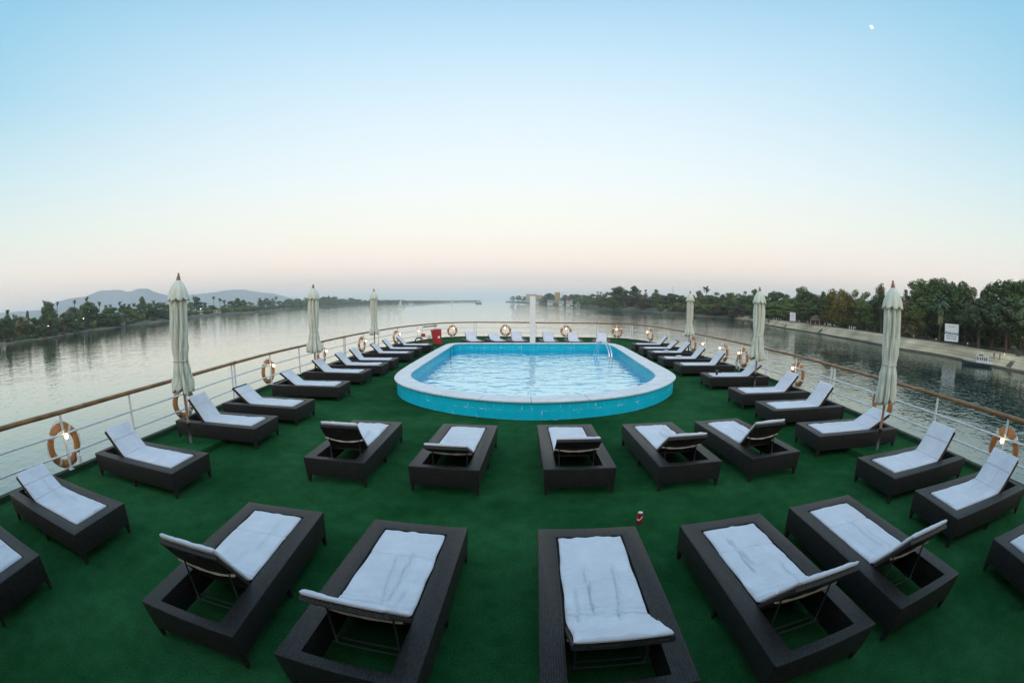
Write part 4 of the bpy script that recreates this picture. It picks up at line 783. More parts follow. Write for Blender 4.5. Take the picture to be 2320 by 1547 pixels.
# ------------------------------------------------------------------ river banks
M_land = mat('bank_earth_and_scrub', (.050, .055, .030), .95, 0, .05, .3, .5, coord='Object', detail=8)
t = M_land.node_tree; b = t.nodes['Principled BSDF']; co = t.nodes.new('ShaderNodeTexCoord'); n = t.nodes.new('ShaderNodeTexNoise'); n.inputs['Scale'].default_value = .07; n.inputs['Detail'].default_value = 8; t.links.new(co.outputs['Object'], n.inputs['Vector'])
r = t.nodes.new('ShaderNodeValToRGB'); t.links.new(n.outputs[0], r.inputs[0]); r.color_ramp.elements[0].position = .38; r.color_ramp.elements[0].color = (.030, .050, .022, 1); r.color_ramp.elements[1].position = .62; r.color_ramp.elements[1].color = (.15, .115, .075, 1); t.links.new(r.outputs[0], b.inputs['Base Color'])
rnd = random.Random(3)
def land(name, S, az0, az1, prof, label, ext):
    azs = []; a = az0
    while a < az1: azs.append(a); a += .35
    azs.append(az1); vs = []
    for a in azs:
        if ext(a) is not None: d = ext(a)
        else: d = interp(a, S)
        d *= 1+.006*noise.noise(Vector((a*1.3, 2, 0)))
        for s, z in prof(a) if callable(prof) else prof:
            rr = d+s*1.4 if s < 1000 else s; ra = R(a)
            vs.append((rr*math.sin(ra), rr*math.cos(ra), z+(.5*noise.noise(Vector((a*2, s*.05, 5))) if 5 < s < 1000 else 0)))
    k = len(prof(azs[0])); fs = [(i*k+j, i*k+j+1, (i+1)*k+j+1, (i+1)*k+j) for i in range(len(azs)-1) for j in range(k-1)]
    me = bpy.data.meshes.new(name); me.from_pydata(vs, [], fs); me.materials.append(M_land); me.polygons.foreach_set('use_smooth', [True]*len(me.polygons))
    tag(link(name, me), label, kind='structure')
land('left_bank', SHORE_L, -100, -4.3, lambda a: [(-1.5, -8.6), (0, -7.95), (4, -7.4), (12, -6.9), (35, -5.6), (80, -5.2), (300, -4.8), (6380, -4.5)], 'low left river bank of earth and scrub', lambda a: (266/math.sin(R(-a)) if a < -71.2 else None))
land('right_bank', SHORE_R, -.8, 110, lambda a: [(-1.5, -8.6), (0, -7.95), (4, -7.5), (22, -4.0), (60, -3.0), (150, -2.6), (300, -2.4), (6380, -2.2)] if a < 29.5 else [(-1, -8.6), (1.2, -8.3), (7, -5.7), (9, -5.2), (12, -5.1), (60, -4.4), (300, -3.4), (6380, -3)], 'right river bank with earth slopes', lambda a: (112/math.sin(R(a)) if a > 71.5 else None))
# pale stone embankment
def stone():
    m = mat('pale_stone_embankment', (.46, .37, .255), .9, .3, .12, .4, 2, coord='Object', detail=8); t = m.node_tree; b = t.nodes['Principled BSDF']
    co = t.nodes.new('ShaderNodeTexCoord'); s = t.nodes.new('ShaderNodeSeparateXYZ'); t.links.new(co.outputs['Object'], s.inputs[0])
    src = b.inputs['Base Color'].links[0].from_socket
    mp = t.nodes.new('ShaderNodeMapping'); mp.inputs['Scale'].default_value = (.02, .02, 2.6); t.links.new(co.outputs['Object'], mp.inputs[0])
    n = t.nodes.new('ShaderNodeTexNoise'); n.inputs['Scale'].default_value = 1.2; n.inputs['Detail'].default_value = 5; t.links.new(mp.outputs[0], n.inputs['Vector'])
    r = t.nodes.new('ShaderNodeValToRGB'); r.color_ramp.elements[0].position = .35; r.color_ramp.elements[1].position = .6; r.color_ramp.elements[0].color = (.6, .58, .55, 1); r.color_ramp.elements[1].color = (1.2, 1.2, 1.15, 1); t.links.new(n.outputs[0], r.inputs[0])
    mx = t.nodes.new('ShaderNodeMix'); mx.data_type = 'RGBA'; mx.blend_type = 'MULTIPLY'; mx.inputs[0].default_value = 1; t.links.new(src, mx.inputs[6]); t.links.new(r.outputs[0], mx.inputs[7]); lt = t.nodes.new('ShaderNodeMapRange'); lt.inputs['From Min'].default_value = -7.62; lt.inputs['From Max'].default_value = -7.5; lt.inputs['To Min'].default_value = .16; t.links.new(s.outputs['Z'], lt.inputs['Value']); m3 = t.nodes.new('ShaderNodeMix'); m3.data_type = 'RGBA'; m3.blend_type = 'MULTIPLY'; m3.inputs[0].default_value = 1; t.links.new(mx.outputs[2], m3.inputs[6]); t.links.new(lt.outputs[0], m3.inputs[7]); t.links.new(m3.outputs[2], b.inputs['Base Color']); return m
vs = []; azs = [29.6+.4*i for i in range(200)]; prof = [(-.3, -8.3), (.3, -7.65), (.9, -7.45), (1.4, -7.5), (5.4, -5.75), (5.7, -5.35), (8.6, -5.0), (8.9, -4.82), (9.5, -4.82), (9.7, -5.3)]
for a in azs:
    d = interp(a, SHORE_R) if a < 71.5 else 112/math.sin(R(a)); d += .5*noise.noise(Vector((a*3, 0, 0)))
    kk = 1/max(.5, math.sin(R(min(a, 90)+2)))
    for j, (s, z) in enumerate(prof):
        jit = .14*noise.noise(Vector((a*9, j*3.1, 0))) if j < 4 else .04*noise.noise(Vector((a*2, j, 0)))
        rr = d+s*kk*.95; ra = R(a); vs.append((rr*math.sin(ra), rr*math.cos(ra), z+jit))
k = len(prof); me = bpy.data.meshes.new('embankment'); me.from_pydata(vs, [], [(i*k+j, i*k+j+1, (i+1)*k+j+1, (i+1)*k+j) for i in range(len(azs)-1) for j in range(k-1)]); me.materials.append(stone())
tag(link('embankment', me), 'pale stone faced embankment sloping to the river on the right', kind='structure')
def emb(az, s, z):
    d = interp(az, SHORE_R); kk = 1/max(.5, math.sin(R(az+2))); rr = d+s*kk*.95; return Vector((rr*math.sin(R(az)), rr*math.cos(R(az)), z))
# stairs cut into the embankment
M_step = mat('dark_stone_steps', (.13, .12, .10), .9, .2, 1)
for az, w_, lab in ((41.2, 1.6, 'dark flight of steps on the embankment by the low hut'), (36.4, 1.4, 'narrow dark flight of steps on the embankment near the small white sign'), (69.0, 1.6, 'flight of steps on the embankment behind the moored boat')):
    A = emb(az, 1.0, -7.5); B = emb(az+1.0 if az < 60 else az+1.5, 9.2, -4.9); d = B-A; t_ = Vector((-d.y, d.x, 0)).normalized(); mb = MB()
    for i in range(12):
        P0 = A+d*(i/12); P1 = A+d*((i+1)/12); z = P1.z+.12; q = [P0-t_*w_/2, P0+t_*w_/2, P1+t_*w_/2, P1-t_*w_/2]
        mb.poly([(p.x, p.y, z-.6) for p in q]+[(p.x, p.y, z) for p in q], [(3, 2, 1, 0), (4, 5, 6, 7)]+[(j, (j+1) % 4, 4+(j+1) % 4, 4+j) for j in range(4)])
    tag(mb.build('stone_steps', M_step), lab, 'steps', 'steps on the embankment')
# ------------------------------------------------------------------ hills
M_hill = mat('desert_hills', (.25, .26, .29), 1, .15, .002, coord='Object')
def hills(name, H, dist, label, w=500):
    vs = []; n = len(H); fine = []
    for i in range(n-1):
        for j in range(5):
            t = j/5; fine.append((H[i][0]+(H[i+1][0]-H[i][0])*t, H[i][1]+(H[i+1][1]-H[i][1])*t))
    fine.append(H[-1]); k = 5
    for a, e in fine:
        h = dist*math.tan(R(e)); ra = R(a); h += 5*noise.noise(Vector((a*1.7, 0, 0)))
        for dd, f in ((-w, 0), (-w*.45, .45+.1*noise.noise(Vector((a*1.3, 3, 0)))), (0, 1), (w*.5, .95), (w, 0)):
            vs.append(((dist+dd)*math.sin(ra), (dist+dd)*math.cos(ra), -5+(h+5)*f))
    me = bpy.data.meshes.new(name); me.from_pydata(vs, [], [(i*k+j, i*k+j+1, (i+1)*k+j+1, (i+1)*k+j) for i in range(len(fine)-1) for j in range(k-1)]); me.materials.append(M_hill)
    me.polygons.foreach_set('use_smooth', [True]*len(me.polygons)); tag(link(name, me), label, kind='structure')
H1 = [h for h in HILL if h[0] < -44.9]; H2 = [(-47, 1.3)]+[h for h in HILL if h[0] > -44.9]
hills('hills', [(-100, 1.6), (-85, 1.5), (-75, 1.35)]+H1+[(-43.6, 1.1), (-42, .6), (-41, .1)], 5500, 'flat topped desert hills far beyond the left bank')
hills('far_hills', H2+[(-25, .1)], 6250, 'paler desert ridge behind the middle of the left bank', 280)
# ------------------------------------------------------------------ trees
def leafmat(name, c, c2):
    m = bpy.data.materials.new(name); m.use_nodes = True; t = m.node_tree; b = t.nodes['Principled BSDF']; b.inputs['Roughness'].default_value = .8; b.inputs['Specular IOR Level'].default_value = .15
    co = t.nodes.new('ShaderNodeTexCoord'); oi = t.nodes.new('ShaderNodeObjectInfo'); n = t.nodes.new('ShaderNodeTexNoise'); n.inputs['Scale'].default_value = 5; n.inputs['Detail'].default_value = 4; t.links.new(co.outputs['Object'], n.inputs['Vector'])
    r = t.nodes.new('ShaderNodeValToRGB'); r.color_ramp.elements[0].position = .33; r.color_ramp.elements[1].position = .68; r.color_ramp.elements[0].color = (*c, 1); r.color_ramp.elements[1].color = (*c2, 1); t.links.new(n.outputs[0], r.inputs[0])
    h = t.nodes.new('ShaderNodeHueSaturation'); mr_ = t.nodes.new('ShaderNodeMapRange'); mr_.inputs['To Min'].default_value = .65; mr_.inputs['To Max'].default_value = 1.35; t.links.new(oi.outputs['Random'], mr_.inputs['Value']); t.links.new(mr_.outputs[0], h.inputs['Value']); t.links.new(r.outputs[0], h.inputs['Color']); t.links.new(h.outputs[0], b.inputs['Base Color']); return m
LM = {'D': leafmat('dark_foliage', (.044, .076, .024), (.108, .150, .046)), 'G': leafmat('green_foliage', (.080, .118, .032), (.165, .195, .058)), 'Y': leafmat('yellowish_foliage', (.11, .10, .024), (.24, .18, .045)), 'B': leafmat('brownish_foliage', (.075, .065, .03), (.17, .125, .06))}
M_bark = mat('bark', (.10, .075, .055), .9, .3, 6)
M_palm = leafmat('palm_fronds', (.025, .048, .022), (.05, .08, .032))
M_palmdry = leafmat('dry_palm_fronds', (.15, .14, .08), (.24, .21, .12)); M_palmbig = leafmat('date_palm_fronds', (.07, .13, .07), (.13, .20, .11))
def crown(kind, seed):
    rn = random.Random(seed); vs = []; fs = []; nb = {'D': 26, 'G': 24, 'Y': 26, 'B': 20, 'W': 20}[kind]; blobs = []
    z0 = {'D': .16, 'G': .10, 'Y': .12, 'B': .02, 'W': .36}[kind]
    for i in range(nb):
        a = rn.uniform(0, 6.28); t = rn.random(); zz = z0+.1+(1-z0-.2)*t
        wmax = .40*math.sin(math.pi*min(1, .28+.66*t))**.6; rr = wmax*math.sqrt(rn.random())
        br = rn.uniform(.11, .20); blobs.append((rr*math.cos(a), rr*math.sin(a), zz, br, br*rn.uniform(.38, .6)))
    blobs.append((0, 0, .92, .12, .07))
    for i, (x, y, z, r, rz) in enumerate(blobs):
        cnt = int(150*(r/.15)**2)
        for _ in range(cnt):
            d = Vector((rn.gauss(0, 1), rn.gauss(0, 1), rn.gauss(0, 1))).normalized(); q = rn.uniform(.72, 1.1)
            p = Vector((x+d.x*r*q, y+d.y*r*q, z+d.z*rz*q))
            if kind == 'Y' and rn.random() < .6: p.z -= rn.uniform(0, .15)
            nrm_ = (d+Vector((rn.uniform(-.6, .6), rn.uniform(-.6, .6), rn.uniform(-.2, .9)))).normalized(); u = nrm_.orthogonal().normalized(); v = nrm_.cross(u); an = rn.uniform(0, 6.28)
            u, v = u*math.cos(an)+v*math.sin(an), v*math.cos(an)-u*math.sin(an); s = rn.uniform(.016, .034); n0 = len(vs)
            for e, f in ((-1, -.6), (1, -.6), (.8, .8), (-.6, .9)):
                w_ = p+u*e*s+v*f*s; vs.append((w_.x, w_.y, z+(w_.z-z)*1 if False else p.z+(w_.z-p.z)*.55))
            fs.append((n0, n0+1, n0+2, n0+3))
    me = bpy.data.meshes.new('crown'); me.from_pydata(vs, [], fs); me.materials.append(LM[kind]); return me
def trunk(seed, slim=False):
    rn = random.Random(seed); mb = MB(); lean = rn.uniform(-.05, .05)
    mb.tube([(0, 0, 0), (lean*.3, 0, .15), (lean, .01, .35), (lean, 0, .6), (lean*1.2, 0, .8)], [.042, .034, .027, .018, .006], 7)
    for i in range(5):
        a = rn.uniform(0, 6.28); z = rn.uniform(.22, .5); l = rn.uniform(.2, .34); mb.tube([(lean*.8, 0, z), (l*.5*math.cos(a), l*.5*math.sin(a), z+.12), (l*math.cos(a), l*math.sin(a), z+.24)], [.018, .012, .004], 5)
    return mb.mesh('trunk', M_bark, True)
LM['W'] = leafmat('grey_green_foliage', (.065, .095, .045), (.13, .16, .075))
CR = {k: [crown(k, i*7+ord(k)) for i in range(4 if k in 'DG' else 3)] for k in 'DGYBW'}; TR = [trunk(i) for i in range(4)]
KW = {'W': 'bare trunked grey green tree','D': 'dark green tree', 'G': 'mid green tree', 'Y': 'yellowish tree', 'B': 'brownish tree'}
def put_tree(x, y, z, h, w_, k, label, group, rn, f=1.0):
    o = empty('tree', (x, y, z), rn.uniform(0, 6.28)); o.scale = (w_*f, w_*f, h*1.03); tag(o, label, 'tree', group)
    link('trunk', rn.choice(TR), None, o); link('crown', rn.choice(CR[k]), None, o); return o
rn = random.Random(11)
for (x, y, z, h, w_, k) in TREES_R:
    az = math.degrees(math.atan2(x, y)); d = math.hypot(x, y)
    if az > 60: wh = 'right of the Welcome billboard'
    elif az > 50: wh = 'around the lone date palm and billboard'
    elif az > 38: wh = 'behind the pale embankment left of the nearest right umbrella'
    elif az > 29: wh = 'on the right bank around the small white sign'
    elif az > 18: wh = 'on the right bank between the two far right umbrellas'
    elif az > 8: wh = 'on the right bank far away, right of the moored ships'
    else: wh = 'on the far point of the right bank behind the white pillar'
    big = 'tall ' if h > 17.5 else ('low ' if h < 11 else '')
    put_tree(x, y, z, h, w_, k, big+KW[k]+' '+wh, 'trees '+wh, rn, 2.3 if az > 50 else (2.1 if az > 29 else 1.7))
for (x, y, z, h, w_, k) in TREES_L:
    az = math.degrees(math.atan2(x, y))
    if az < -60: wh = 'on the left bank at the left edge of the view'
    elif az < -50: wh = 'on the left bank below the flat topped hill'
    elif az < -44: wh = 'on the left bank just left of the nearest left umbrella'
    elif az < -36: wh = 'on the left bank just right of the nearest left umbrella'
    elif az < -28: wh = 'on the left bank before the middle left umbrella'
    else: wh = 'on the hazy far left bank beyond the middle left umbrella'
    big = 'tall ' if h > 19 else ('low ' if h < 12.5 else '')
    put_tree(x, y, z, h, w_, k, big+KW[k]+' '+wh, 'trees '+wh, rn, 1.5)
# palms: unit trunk and unit crown
def palm_crown(seed, dry=False, n=26):
    rn2 = random.Random(seed); vs = []; fs = []
    for i in range(n):
        a = rn2.uniform(0, 6.28); el = rn2.uniform(-.9, 1.2) if not dry else rn2.uniform(-1.5, -.9); L_ = rn2.uniform(.8, 1.1); seg = 6
        pts = [Vector((0, 0, 0))]; e = el
        for j in range(seg): pts.append(pts[-1]+Vector((math.cos(a)*math.cos(e), math.sin(a)*math.cos(e), math.sin(e)))*L_/seg); e -= .22 if e > -1.3 else 0
        sd = Vector((-math.sin(a), math.cos(a), 0)); n0 = len(vs)
        for j, p in enumerate(pts):
            w_ = .13*math.sin(math.pi*min(1, .12+j/seg*.85))**.7; dr = Vector((0, 0, -w_*.8)); vs += [tuple(p+sd*w_+dr), tuple(p), tuple(p-sd*w_+dr)]
        for j in range(seg): b_ = n0+j*3; fs += [(b_, b_+3, b_+4, b_+1), (b_+1, b_+4, b_+5, b_+2)]
    me = bpy.data.meshes.new('fronds'); me.from_pydata(vs, [], fs); me.materials.append(M_palmdry if dry else (M_palmbig if n > 40 else M_palm)); return me
PC = [palm_crown(i) for i in range(3)]; PCbig = palm_crown(9, n=60); PD = palm_crown(5, True, 40)
mb = MB(); mb.tube([(0, 0, 0), (.01, 0, .3), (0, .01, .7), (0, 0, 1)], [.022, .015, .014, .014], 8); PT = mb.mesh('trunk', M_bark, True)
def put_palm(x, y, z, h, w_, label, group, i, dry=False):
    o = empty('palm_tree', (x, y, z), i*1.3); tag(o, label, 'palm tree', group); r = w_/2*1.15
    th = h-r*.55; t_ = link('trunk', PT, None, o); t_.scale = (max(14, th), max(14, th), th)
    c = link('crown', PCbig if dry else PC[i % 3], None, o); c.location = (0, 0, th); c.scale = (r, r, r*1.05)
    if dry: s = link('dry_skirt', PD, None, o); s.location = (0, 0, th-.3); s.scale = (r*.95, r*.95, r*1.55)
for i, (x, y, z, h, w_) in enumerate(PALMS_R):
    lab = ['date palm with a skirt of dry fronds left of the Welcome billboard', 'thin palm rising above the woods left of the middle right umbrella', 'shaggy palm rising behind the farthest right umbrella', 'small palm above the brown bushes on the right bank', 'thin palm at left of a far pair on the right bank', 'thin palm at right of a far pair on the right bank', 'palm on top of the tallest far tree of the right bank', 'palm between two tall far trees on the right bank', 'slim palm seen just right of the nearest right umbrella top'][i]
    put_palm(x, y, z, h, w_*(1 if i == 0 else 1.3), lab, 'palms on the right bank', i, i == 0)
for i, (x, y, z, h, w_) in enumerate(PALMS_L):
    az = math.degrees(math.atan2(x, y)); wh = 'at the left edge of the left bank' if az < -60 else ('below the flat topped hill' if az < -50 else ('beside the nearest left umbrella' if az < -38 else 'near the middle left umbrella'))
    sz = 'tall ' if h > 21 else ('short ' if h < 18 else '')
    put_palm(x, y, z, h, w_*1.15, sz+'dark palm silhouetted on the left bank '+wh, 'palms on the left bank '+wh, i+1)
# shoreline bushes
def bush_mesh(seed, k):
    rn2 = random.Random(seed); vs = []; fs = []
    for b_ in range(7):
        a = rn2.uniform(0, 6.28); rr = rn2.uniform(0, .3); x, y, z, r = rr*math.cos(a), rr*math.sin(a), rn2.uniform(.2, .6), rn2.uniform(.18, .32)
        for _ in range(70):
            d = Vector((rn2.gauss(0, 1), rn2.gauss(0, 1), rn2.gauss(0, 1))).normalized(); p = Vector((x, y, z))+d*r*rn2.uniform(.7, 1.1); p.z = max(p.z, .01)
            u = Vector((rn2.gauss(0, 1), rn2.gauss(0, 1), rn2.gauss(0, 1))).normalized(); v = d.cross(u).normalized(); s = rn2.uniform(.04, .08); n0 = len(vs)
            vs += [tuple(p-u*s), tuple(p+v*s), tuple(p+u*s), tuple(p-v*s)]; fs.append((n0, n0+1, n0+2, n0+3))
    me = bpy.data.meshes.new('bush'); me.from_pydata(vs, [], fs); me.materials.append(LM[k]); return me
BM_ = {k: [bush_mesh(i+ord(k), k) for i in range(2)] for k in 'DGB'}
def bushes(S, a0, a1, n, smin, smax, zf, hmin, hmax, wh, seed, kinds='DGB'):
    r2 = random.Random(seed)
    for i in range(n):
        az = a0+(a1-a0)*(i+r2.random())/n; s = r2.uniform(smin, smax); d = interp(az, S)+s*1.4; k = r2.choice(kinds); h = r2.uniform(hmin, hmax)
        o = link('bush', r2.choice(BM_[k])); o.location = (d*math.sin(R(az)), d*math.cos(R(az)), zf(s)-.3); o.rotation_euler = (0, 0, r2.uniform(0, 6)); ww = h*r2.uniform(1.2, 2.2); o.scale = (ww, ww, h)
        tag(o, {'D': 'dark', 'G': 'green', 'B': 'dry brown'}[k]+' bush '+wh, 'bush', 'bushes '+wh)
zl = lambda s: interp(s, [(0, -8), (12, -6.9), (35, -5.6), (80, -5.2)]); zr = lambda s: interp(s, [(0, -8), (4, -7.5), (22, -4), (60, -3)])
bushes(SHORE_L, -72, -52, 70, 10, 45, zl, 3, 7, 'on the left bank below the hills', 1, 'DDGB')
bushes(SHORE_L, -71, -58, 22, 3, 12, zl, 2, 4, 'at the water on the left bank', 8, 'DB')
bushes(SHORE_L, -52, -42, 46, 12, 80, zl, 4, 8, 'on the left bank behind the nearest umbrella', 2, 'DDG')
bushes(SHORE_L, -42, -27, 60, 30, 160, zl, 6, 11, 'on the left bank right of the nearest umbrella', 3, 'DDG')
bushes(SHORE_R, 8, 19, 34, 12, 60, zr, 5, 9, 'on the far right bank earth slope', 4, 'GGB')
bushes(SHORE_R, 19, 29.5, 44, 8, 60, zr, 4, 9, 'on the right bank before the embankment', 5, 'DGGB')
bushes(SHORE_R, 30, 46, 30, 18, 45, lambda s: -5, 2.5, 5.5, 'under the trees behind the embankment', 6, 'DG')
bushes(SHORE_R, 46, 76, 40, 20, 45, lambda s: -5, 3, 7, 'under the trees by the billboard', 7, 'DDG')
# far off woods that read as one mass
r2 = random.Random(5); vs = []; fs = []
for i in range(560):
    az = -30+25.8*(i+r2.random())/560; d = interp(az, SHORE_L)+r2.uniform(40, 500); g = Vector((d*math.sin(R(az)), d*math.cos(R(az)), -5)); W_ = r2.uniform(14, 34); Hh = r2.uniform(9, 20)*(1 if az > -20 else 1.25)*(1 if az < -14 else .75)
    for _ in range(70):
        dd = Vector((r2.gauss(0, 1), r2.gauss(0, 1), abs(r2.gauss(0, 1)))).normalized(); p = g+Vector((dd.x*W_*.6, dd.y*W_*.6, dd.z*Hh*r2.uniform(.6, 1.05))); u = Vector((r2.gauss(0, 1), r2.gauss(0, 1), r2.gauss(0, 1))).normalized(); v = dd.cross(u).normalized(); s = r2.uniform(1.5, 3.2); n0 = len(vs)
        vs += [tuple(p-u*s), tuple(p+v*s), tuple(p+u*s), tuple(p-v*s)]; fs.append((n0, n0+1, n0+2, n0+3))
me = bpy.data.meshes.new('far_woods'); me.from_pydata(vs, [], fs); me.materials.append(LM['D']); tag(link('far_woods', me), 'hazy wooded far left bank', kind='stuff')
r2 = random.Random(6); vs = []; fs = []
for i in range(420):
    az = 3+66*(i+r2.random())/420; d = interp(az, SHORE_R)+(r2.uniform(75, 140) if az > 29 else r2.uniform(80, 260)); g = Vector((d*math.sin(R(az)), d*math.cos(R(az)), -5)); W_ = r2.uniform(5, 9)*(1+d/500); Hh = (r2.uniform(8, 13) if az > 12 else r2.uniform(10, 17))
    for _ in range(110):
        dd = Vector((r2.gauss(0, 1), r2.gauss(0, 1), r2.gauss(0, 1))).normalized(); p = g+Vector((dd.x*W_*.6, dd.y*W_*.6, max(0, (.5+.5*dd.z))*Hh)); u = Vector((r2.gauss(0, 1), r2.gauss(0, 1), r2.gauss(0, 1))).normalized(); v = dd.cross(u).normalized(); s = r2.uniform(.5, .9)*(1+d/500); n0 = len(vs)
        vs += [tuple(p-u*s), tuple(p+v*s), tuple(p+u*s), tuple(p-v*s)]; fs.append((n0, n0+1, n0+2, n0+3))
me = bpy.data.meshes.new('bank_woods'); me.from_pydata(vs, [], fs); me.materials.append(LM['D']); tag(link('bank_woods', me), 'dense dark woods filling in behind the right bank trees', kind='stuff')
# ------------------------------------------------------------------ billboards
def text(body, size, x, z, parent, m, bold=0.0, y=-.08):
    cu = bpy.data.curves.new('lettering', 'FONT'); cu.body = body; cu.size = size; cu.align_x = 'CENTER'; cu.align_y = 'CENTER'; cu.extrude = .01; cu.offset = bold
    o = bpy.data.objects.new('lettering', cu); C.objects.link(o); dg = bpy.context.evaluated_depsgraph_get(); me = bpy.data.meshes.new_from_object(o.evaluated_get(dg)); bpy.data.objects.remove(o)
    me.materials.clear(); me.materials.append(m); q = link('lettering', me, None, parent); q.location = (x, y, z); q.rotation_euler = (R(90), 0, 0); return q
M_blue = mat('blue_print', (.02, .08, .22), .6); M_redp = mat('red_print', (.40, .08, .05), .6); M_grey = mat('grey_print', (.10, .16, .28), .6)
M_board = mat('white_signboard', (.72, .74, .78), .5, .04, 1)
bb = empty('billboard', (119.5, 68.6, -5.2), R(-58)); tag(bb, 'large white billboard on posts reading Welcome! in blue', 'billboard')
mb = MB(); mb.box(-2.45, 2.45, -.06, .06, 1.25, 6.0); mb.build('board', M_board, bb, bevel=.02)
for x in (-1.9, -.65, .65, 1.9):
    mb = MB(); mb.box(x-.06, x+.06, .062, .18, -.4, 5.8); mb.build('post', M_grey, bb)
text('Welcome!', 1.22, 0, 3.45, bb, M_blue, .03)
# arabic style flourish line built from strokes
mb = MB(); xs = -1.15
for i in range(13):
    x = xs+i*.19; h = (.22, .05, .12, .05, .26, .05, .08, .20, .05, .14, .05, .24, .07)[i]; mb.tube([(x, -.085, 5.30), (x+.02, -.085, 5.30+h)], .03, 5); mb.tube([(x-.1, -.085, 5.30-.02*(i % 3)), (x+.1, -.085, 5.29)], .03, 5)
mb.build('lettering', M_redp, bb)
for z, xs_ in ((2.5, ((-1.9, -1.1), (-1.0, -.5), (-.38, .5), (.6, 1.0), (1.1, 1.9))), (1.9, ((-1.8, -1.3), (-1.2, -.2), (-.05, .45), (.55, 1.7)))):
    for a_, b_ in xs_:
        mb = MB(); mb.box(a_, b_, -.075, -.0605, z, z+.22); mb.build('text_line', M_grey, bb)
s2 = empty('small_sign', (136.0, 177.2, -5.1), R(-38)); tag(s2, 'small white signboard standing on the far end of the pale embankment', 'sign')
mb = MB(); mb.box(-1.5, 1.5, -.05, .05, .9, 5.0); mb.build('board', M_board, s2, bevel=.02)
for x in (-1.1, 1.1):
    mb = MB(); mb.box(x-.06, x+.06, .052, .15, -.5, 4.8); mb.build('post', M_grey, s2)
mb = MB(); mb.box(-1.0, 1.0, -.058, -.0505, 3.9, 4.15); mb.build('red_line', M_redp, s2)
for z in (3.2, 2.6, 2.0):
    mb = MB(); mb.box(-1.0, 1.0, -.058, -.0505, z, z+.12); mb.build('text_line', M_grey, s2)
# ------------------------------------------------------------------ hut, people, boats
M_mud = mat('mud_brick', (.16, .11, .08), .9, .2, .5); M_thatch = mat('thatch', (.15, .10, .07), .95, .3, 2, .5, 10)
M_pale = mat('pale_plaster', (.45, .40, .32), .8, .1, .3); M_yel = mat('yellow_plaster', (.48, .33, .14), .8, .1, .1); M_redw = mat('red_plaster', (.36, .09, .08), .8, .1, .1)
M_win = mat('dark_window', (.03, .04, .05), .2); M_shipw = mat('ship_white', (.62, .64, .66), .5, .06, .2)
hut = empty('hut', (137.6, 158.6, -5.1), R(-42)); tag(hut, 'low brown thatched hut behind the embankment steps', 'hut')
mb = MB(); mb.poly([(-4, -2.4, 2.2), (4, -2.4, 2.2), (4, 2.4, 2.2), (-4, 2.4, 2.2), (-1.5, 0, 4.8), (1.5, 0, 4.8)], [(0, 1, 5, 4), (1, 2, 5), (2, 3, 4, 5), (3, 0, 4), (3, 2, 1, 0)]); mb.build('roof', M_thatch, hut)
for x in (-3.4, -1.1, 1.1, 3.4):
    mb = MB(); mb.box(x-.12, x+.12, -2.1, -1.86, 0, 2.2); mb.build('post', M_pale, hut)
mb = MB(); mb.box(-3.3, 3.3, 1.2, 1.5, 0, 2.2); mb.build('wall', M_mud, hut)
M_skin = mat('skin', (.20, .11, .07), .6); M_cloth = mat('dark_clothes', (.018, .018, .022), .8)
def person(x, y, z, rz, label, pose):
    o = empty('person', (x, y, z), rz); tag(o, label, 'person', 'two people on the embankment')
    me = bpy.data.meshes.new('body')
    J = [(0, 0, .92), (0, 0, 1.12), (0, 0, 1.38), (0, 0, 1.50), (0, .01, 1.60), (0, .01, 1.72), (.18, 0, 1.40), (.24+pose*.05, .02, 1.14), (.22+pose*.08, .10, .90), (-.18, 0, 1.40), (-.25, .0, 1.13), (-.24, .08, .88), (.09, 0, .88), (.11, .03*pose, .48), (.12, -.03, .07), (.12, .1, .03), (-.09, 0, .88), (-.11, .02, .48), (-.13, -.02, .07), (-.13, .11, .03)]
    E_ = [(0, 1), (1, 2), (2, 3), (3, 4), (4, 5), (2, 6), (6, 7), (7, 8), (2, 9), (9, 10), (10, 11), (0, 12), (12, 13), (13, 14), (14, 15), (0, 16), (16, 17), (17, 18), (18, 19)]
    rad = [.14, .14, .15, .06, .09, .07, .075, .055, .04, .075, .055, .04, .095, .07, .05, .04, .095, .07, .05, .04]
    me.from_pydata(J, E_, []); b_ = link('body', me, M_cloth, o); md = b_.modifiers.new('skin', 'SKIN')
    for v, r_ in zip(me.skin_vertices[0].data, rad): v.radius = (r_, r_*.8)
    me.skin_vertices[0].data[0].use_root = True; sb = b_.modifiers.new('sub', 'SUBSURF'); sb.levels = 1; sb.render_levels = 1
    mb = MB(); mb.lathe([(.03, -.12), (.075, -.08), (.095, 0), (.085, .08), (.03, .12)], 12); h_ = mb.build('head', M_skin, o, True); h_.location = (0, .015, 1.64)
    mb = MB(); mb.lathe([(.10, 0), (.098, .06), (.07, .11), (.02, .13)], 12); h_ = mb.build('hair', M_dark, o, True); h_.location = (0, 0, 1.645)
P0 = emb(66.7, 3.6, -6.55); P1 = emb(67.6, 3.8, -6.45)
person(P0.x, P0.y, P0.z, R(120), 'person in dark clothes on the embankment, the left one of two', 1)
person(P1.x, P1.y, P1.z, R(60), 'person in dark clothes on the embankment, the right one of two', -1)
mb_ = empty('motor_boat', (107.2, 51.6, ZW), math.atan2(47.7-56.2, 109.4-104.7)); tag(mb_, 'small dark boat with a white windowed cabin moored at the embankment', 'boat')
M_hull = mat('dark_boat_hull', (.03, .04, .05), .5, .2, 2)
